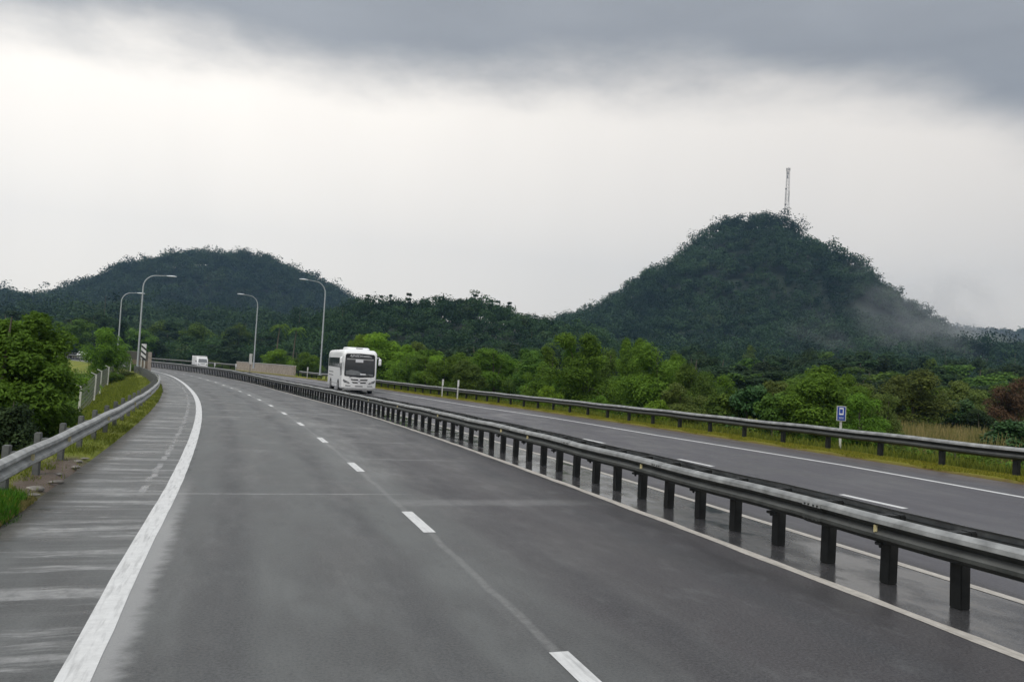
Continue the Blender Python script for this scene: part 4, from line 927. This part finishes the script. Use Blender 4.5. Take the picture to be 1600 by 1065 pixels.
def mist():
    for i, (px, py, D, rx, rz, dens, lab) in enumerate(((1420, 515, 470, 46, 24, .011, 'wisp of pale mist low on the right flank of the tower hill'), (1528, 510, 560, 60, 36, .016, 'mist bank rising where the tower hill meets the distant hill'),
            (1385, 452, 520, 34, 22, .006, 'thin mist drifting across the upper right slope of the tower hill'), (1480, 480, 530, 46, 34, .010, 'faint veil of mist along the lower right edge of the tower hill'), (1290, 530, 440, 50, 16, .003, 'very thin mist lying along the foot of the tower hill'))):
        x, y, z = ray_pt(px, py, D); me = bpy.data.meshes.new('mist'); bm = bmesh.new(); bmesh.ops.create_icosphere(bm, subdivisions=3, radius=1); bm.to_mesh(me); bm.free()
        o = bpy.data.objects.new('mist', me); COL.objects.link(o); o.location = (x, y, z); o.scale = (rx, 22, rz); o.rotation_euler = (0, .45, -.3)
        t = MT('mist'); t.N.remove(t.b); v = t.N.new('ShaderNodeVolumePrincipled'); v.inputs['Color'].default_value = (.9, .93, .96, 1); g = t.vec('Object')
        ln = t.N.new('ShaderNodeVectorMath'); ln.operation = 'LENGTH'; t.L.new(g, ln.inputs[0]); f = t.rng(ln.outputs['Value'], 1, .15, 0, 1, True); n = t.noise(t.map(g, (1, 1, 1), (i*3, 0, 0)), 1.7, 3)
        t.L.new(t.math('MULTIPLY', t.math('MULTIPLY', f, t.rng(n, .42, .68, 0, 1, True)), dens*2), v.inputs['Density']); t.L.new(v.outputs[0], t.out.inputs['Volume']); me.materials.append(t.m); tag(o, lab, 'mist', kind='stuff')
mist()
# haze
def haze():
    b = MB(); b.box((350, 850, 150), (2700, 2300, 320)); o = b.build('haze', None); m = bpy.data.materials.new('haze'); m.use_nodes = True; N = m.node_tree.nodes; N.clear()
    out = N.new('ShaderNodeOutputMaterial'); v = N.new('ShaderNodeVolumePrincipled'); v.inputs['Color'].default_value = (.42, .68, 1, 1); v.inputs['Density'].default_value = .00019; v.inputs['Anisotropy'].default_value = 0.2
    m.node_tree.links.new(v.outputs[0], out.inputs['Volume']); o.data.materials.append(m); tag(o, kind='stuff')
haze()

# ================================================================== VEHICLES
def rrect(w, z0, z1, r, n=4, tuck=0.0):
    """rounded section of half-width w between z0 and z1"""
    P = []
    for cx, cz, a0 in ((w-r, z1-r, 0), (-(w-r), z1-r, 90), (-(w-r*.5), z0+r*.5, 180), (w-r*.5, z0+r*.5, 270)):
        q = r if cz > (z0+z1)/2 else r*.5
        for k in range(n+1):
            a = math.radians(a0+90*k/n); P.append((cx+q*math.cos(a), cz+q*math.sin(a)))
    return [(x*(1-tuck*max(0, (z-(z0+.45*(z1-z0)))/(z1-z0))), z) for x, z in P]
def loft(st):
    b = MB(); n = len(st[0][1]); vs = []; fs = []
    for y, P in st: vs += [(x, y, z) for x, z in P]
    for i in range(len(st)-1):
        for k in range(n): a = i*n+k; c = i*n+(k+1) % n; fs.append((a, a+n, c+n, c))
    fs.append(tuple(range(n))); fs.append(tuple(reversed(range((len(st)-1)*n, len(st)*n)))); return b.add(vs, fs)
def wheel(root, x, y, r, w):
    sd = 1 if x > 0 else -1; b = MB(); b.tube([(-w/2, 0, 0), (-w/2+.03, 0, 0), (w/2-.03, 0, 0), (w/2, 0, 0)], [r*.9, r, r, r*.9], 22); o = b.build('wheel', M['rubber'], root, smooth=True, loc=(x, y, r))
    b = MB(); b.tube([(sd*w/2, 0, 0), (sd*(w/2+.015), 0, 0)], [r*.55, r*.5], 16); b.build('rim', M['grey'], o)
def plate_(root, name, mat, pts, y, th=.02, bevel=0, parent=None):
    """flat panel on the front: pts are (x,z), y the front plane"""
    n = len(pts); b = MB(); b.add([(x, y, z) for x, z in pts]+[(x, y+th, z) for x, z in pts], [tuple(range(n)), tuple(reversed(range(n, 2*n)))]+[(i, (i+1) % n, (i+1) % n+n, i+n) for i in range(n)])
    return b.build(name, mat, parent or root, bevel=bevel)
def side_panel(root, name, mat, pts, x, th=.02, parent=None):
    n = len(pts); b = MB(); b.add([(x, y, z) for y, z in pts]+[(x+(th if x < 0 else -th), y, z) for y, z in pts], [tuple(range(n)), tuple(reversed(range(n, 2*n)))]+[(i, (i+1) % n, (i+1) % n+n, i+n) for i in range(n)])
    return b.build(name, mat, parent or root)
def coach():
    L, W, H = 8.0, 1.27, 3.15; P = pos(63.9, 13.15); root = empty('coach', P, head(66)-.085, 'white passenger coach with black windscreen banner driving towards the camera on the far carriageway', 'coach'); root.scale = (1.12, 1.12, 1.15)
    st = [(0, rrect(W*.93, .42, H*.905, .22)), (.05, rrect(W*.975, .36, H*.945, .25)), (.16, rrect(W*.995, .32, H*.975, .27)), (.5, rrect(W, .30, H, .28)), (L-.4, rrect(W, .30, H-.02, .28)), (L-.08, rrect(W*.985, .34, H*.96, .26)), (L, rrect(W*.95, .42, H*.91, .22))]
    body = loft(st).build('body', M['bpaint'], root, smooth=True)
    b = MB(); st2 = []
    for y, w, t in ((.75, .62, .04), (.95, .80, .15), (1.6, .86, .19), (2.9, .86, .19), (3.5, .8, .12), (3.7, .7, .03)): st2.append((y, rrect(w, H-.1, H+t, .09)))
    pod = loft(st2).build('roof_unit', M['bpaint'], root, smooth=True)
    b = MB(); b.box((.02, .98, H+.115), (.50, .30, .05)); b.build('vent', M['grey'], pod, bevel=.01)
    # windscreen with rounded corners, the banner above it and the card inside
    ws = [(-1.07, 1.24), (-1.12, 1.36), (-1.085, 2.74), (-.99, 2.84), (0, 2.885), (.99, 2.84), (1.085, 2.74), (1.12, 1.36), (1.07, 1.24), (0, 1.17)]
    plate_(root, 'windscreen_surround', M['black'], ws, -.012)
    g = plate_(root, 'windscreen', M['glass'], [(x*.955, 1.28+(z-1.17)*.80) for x, z in ws], -.022)
    plate_(root, 'curtain', M['grey'], [(-.98, 2.42), (-.98, 2.51), (.98, 2.51), (.98, 2.42)], -.026, .003, parent=g)
    plate_(root, 'route_card', M['letter'], [(-.34, 2.25), (-.34, 2.46), (.22, 2.46), (.22, 2.25)], -.030, .003, parent=g)
    plate_(root, 'dashboard', M['glassl'], [(-1.0, 1.32), (-1.0, 1.62), (-.6, 1.70), (-.1, 1.62), (.2, 1.45), (1.0, 1.42), (1.02, 1.32)], -.026, .003, parent=g)
    plate_(root, 'paper', M['letter'], [(.05, 1.36), (.05, 1.46), (.45, 1.46), (.45, 1.36)], -.030, .003, parent=g)
    for x0 in (.15, -.75):
        b = MB(); b.tube([(x0+.72 if x0 > 0 else x0+.05, -.035, 1.20), (x0+.35, -.045, 1.47), (x0, -.04, 1.53)] if x0 > 0 else [(x0, -.035, 1.16), (x0+.2, -.04, 1.22)], .014, 5); b.build('wiper', M['black'], root)
    bn = plate_(root, 'banner', M['black'], [(-1.0, 2.56), (-.98, 2.82), (0, 2.855), (.98, 2.82), (1.0, 2.56)], -.028, .004)
    t = text_mesh('AJINEDA', .24, 'lettering', M['letter'], bn, .35); t.location = (-.33, -.036, 2.70)
    for i, z in enumerate((2.64, 2.685, 2.725)): plate_(root, 'lettering', M['letter'], [(.18, z), (.2, z+.018), (.86-.1*i, z+.022), (.84-.1*i, z)], -.036, .003, parent=bn)
    # grille slits, headlamps, fog lamps, number plate, bumper line
    for sx in (-1, 1):
        for z, w0, w1 in ((.99, .07, .60), (.79, .09, .50)):
            plate_(root, 'grille', M['black'], [(sx*w0, z-.05), (sx*w0, z+.04), (sx*(w1+.04), z+.055), (sx*(w1-.03), z-.035)], -.012, .03)
        h = plate_(root, 'headlamp', M['lampg'], [(sx*.66, .74), (sx*.76, .83), (sx*1.16, 1.01), (sx*1.185, .92), (sx*1.1, .80), (sx*.78, .72)], -.016, .03)
        b = MB(); b.tube([(sx*.86, -.012, .80), (sx*.86, -.03, .80)], .05, 12); b.build('bulb', M['chrome'], h)
        plate_(root, 'fog_lamp', M['grey'], [(sx*.62, .52), (sx*.60, .59), (sx*.98, .61), (sx*1.0, .53)], -.014, .03)
        b = MB(); b.tube([(sx*1.16, .05, 2.58), (sx*1.36, -.14, 2.66), (sx*1.38, -.22, 2.55)], .022, 6); m = b.build('mirror_arm', M['bpaint'], root)
        b = MB(); st3 = [(-.34, rrect(.06, 2.16, 2.50, .05)), (-.26, rrect(.10, 2.08, 2.58, .09)), (-.16, rrect(.095, 2.10, 2.57, .08)), (-.12, rrect(.06, 2.16, 2.5, .05))]
        mm = loft(st3).build('mirror', M['bpaint'], root, smooth=True); mm.location.x = sx*1.42; mm.rotation_euler[1] = -sx*.18*0
    plate_(root, 'badge', M['chrome'], [(-.06, .86), (-.07, .93), (0, .98), (.07, .93), (.06, .86), (0, .82)], -.02, .02)
    plate_(root, 'number_plate', M['grey'], [(-.28, .50), (-.28, .60), (.28, .60), (.28, .50)], -.014, .03)
    b = MB(); b.box((0, .06, .30), (2.2, .3, .1)); b.build('lower_skirt', M['grey'], root, bevel=.02)
    for sx in (-1, 1):
        wn = side_panel(root, 'side_window', M['glass'], [(.62, 1.25), (1.15, 1.82), (7.55, 1.86), (7.5, 2.55), (.45, 2.52), (.30, 2.3), (.28, 1.3)], sx*1.282)
        for k in range(5): side_panel(root, 'window_bar', M['black'], [(1.5+k*1.2, 1.84), (1.5+k*1.2, 2.53), (1.55+k*1.2, 2.53), (1.55+k*1.2, 1.84)], sx*1.287, .006, parent=wn)
        side_panel(root, 'side_trim', M['grey'], [(.9, .62), (6.8, .62), (6.8, .65), (.9, .65)], sx*1.277, .01)
        for k in range(2): side_panel(root, 'side_lettering', M['grey'], [(4.6, 1.40-k*.25), (4.6, 1.48-k*.25), (7.2, 1.50-k*.25), (7.2, 1.42-k*.25)], sx*1.277, .008)
        for wy, nm in ((1.75, 'arch'), (5.9, 'arch')):
            side_panel(root, 'wheel_arch', M['black'], [(wy+.56*math.cos(a), .36+.62*math.sin(a)) for a in np.linspace(0, math.pi, 12)], sx*1.279, .03); wheel(root, sx*1.14, wy, .47, .30)
    for x in (-.9, -.25, .98): pass
    b = MB(); b.box((-.05, 1.5, .30), (.55, .5, .45)); b.box((0, 1.75, .42), (2.0, .14, .14)); b.build('axle', M['black'], root)
def van(name, s, o, rz, L, W, H, label, cat, hood, sc_, box):
    root = empty(name, pos(s, o), head(s)+rz, label, cat); root.scale = (sc_,)*3; w = W/2
    if box:
        body = loft([(0, rrect(w*.88, .35, .98, .1)), (.06, rrect(w*.93, .30, 1.05, .12)), (.35, rrect(w*.95, .28, 1.72, .2)), (.62, rrect(w*.95, .28, 1.88, .2)), (1.45, rrect(w*.95, .28, 1.90, .2)), (1.5, rrect(w*.9, .3, 1.85, .2))]).build('cab', M['wpaint'], root, smooth=True)
        loft([(1.25, rrect(w, .55, H, .06)), (L, rrect(w, .55, H, .06))]).build('cargo_box', M['wpaint'], root, smooth=True); b = MB(); b.box((0, .95, 1.98), (W*.7, .5, .16)); b.build('roof_fairing', M['wpaint'], root, bevel=.05)
        b = MB(); b.add([(-w*.80, .02, 1.10), (w*.80, .02, 1.10), (w*.72, .30, 1.66), (-w*.72, .30, 1.66), (-w*.80, .06, 1.10), (w*.80, .06, 1.10), (w*.72, .34, 1.66), (-w*.72, .34, 1.66)], [(0, 1, 2, 3), (7, 6, 5, 4), (0, 4, 5, 1), (1, 5, 6, 2), (2, 6, 7, 3), (3, 7, 4, 0)]); b.build('windscreen', M['glassl'], root)
        fy, wy = -.012, ((.85, .32), (L-.9, .32))
        plate_(root, 'dark_band', M['grey'], [(-w*.8, 1.0), (-w*.8, 1.05), (w*.8, 1.05), (w*.8, 1.0)], fy, .03); plate_(root, 'grille', M['grey'], [(-w*.4, .72), (-w*.4, .82), (w*.4, .82), (w*.4, .72)], fy, .03)
    else:
        body = loft([(0, rrect(w*.85, .32, .78, .12)), (.10, rrect(w*.95, .22, .88, .14)), (.9, rrect(w, .20, 1.02, .16, tuck=.05)), (L-.5, rrect(w, .20, 1.05, .16)), (L-.05, rrect(w*.95, .25, 1.0, .14)), (L, rrect(w*.85, .32, .9, .12))]).build('body', M['wpaint'], root, smooth=True)
        loft([(.85, rrect(w*.82, .9, 1.0, .03)), (1.25, rrect(w*.80, .9, 1.32, .12, tuck=.15)), (1.6, rrect(w*.80, .9, H, .16, tuck=.2)), (L-.7, rrect(w*.80, .9, H, .16, tuck=.2)), (L-.15, rrect(w*.78, .9, 1.15, .1, tuck=.2))]).build('cabin', M['wpaint'], root, smooth=True)
        b = MB(); b.add([(-w*.74, .90, 1.03), (w*.74, .90, 1.03), (w*.64, 1.45, H-.10), (-w*.64, 1.45, H-.10), (-w*.74, .96, 1.0), (w*.74, .96, 1.0), (w*.64, 1.5, H-.14), (-w*.64, 1.5, H-.14)], [(0, 1, 2, 3), (7, 6, 5, 4), (0, 4, 5, 1), (1, 5, 6, 2), (2, 6, 7, 3), (3, 7, 4, 0)]); b.build('windscreen', M['glass'], root)
        for sx in (-1, 1): side_panel(root, 'side_window', M['glass'], [(1.5, 1.06), (1.75, H-.14), (L-.9, H-.14), (L-.5, 1.06)], sx*w*.81)
        fy, wy = -.012, ((.75, .30), (L-.8, .30)); plate_(root, 'grille', M['black'], [(-w*.4, .45), (-w*.45, .58), (w*.45, .58), (w*.4, .45)], fy, .03)
    for sx in (-1, 1):
        plate_(root, 'headlamp', M['lampg'], [(sx*w*.55, .60), (sx*w*.55, .72), (sx*w*.83, .76), (sx*w*.85, .62)], fy, .04)
        b = MB(); b.box((sx*(w+.1), .55 if box else 1.0, 1.22 if box else 1.05), (.16, .08, .22 if box else .14)); b.build('mirror', M['black'] if box else M['wpaint'], root, bevel=.02)
        for y, r in wy: wheel(root, sx*(w-.11), y, r, .2)
coach()
van('delivery_truck', 144.5, 15.7, -.10, 4.6, 1.85, 2.12, 'small white box truck approaching round the bend on the far carriageway', 'truck', 0, 1.02, True)
van('passenger_car', 197.5, 11.5, .0, 3.8, 1.66, 1.56, 'distant white car on the road beyond the small tree at the far left', 'car', 1, 1.12, False)
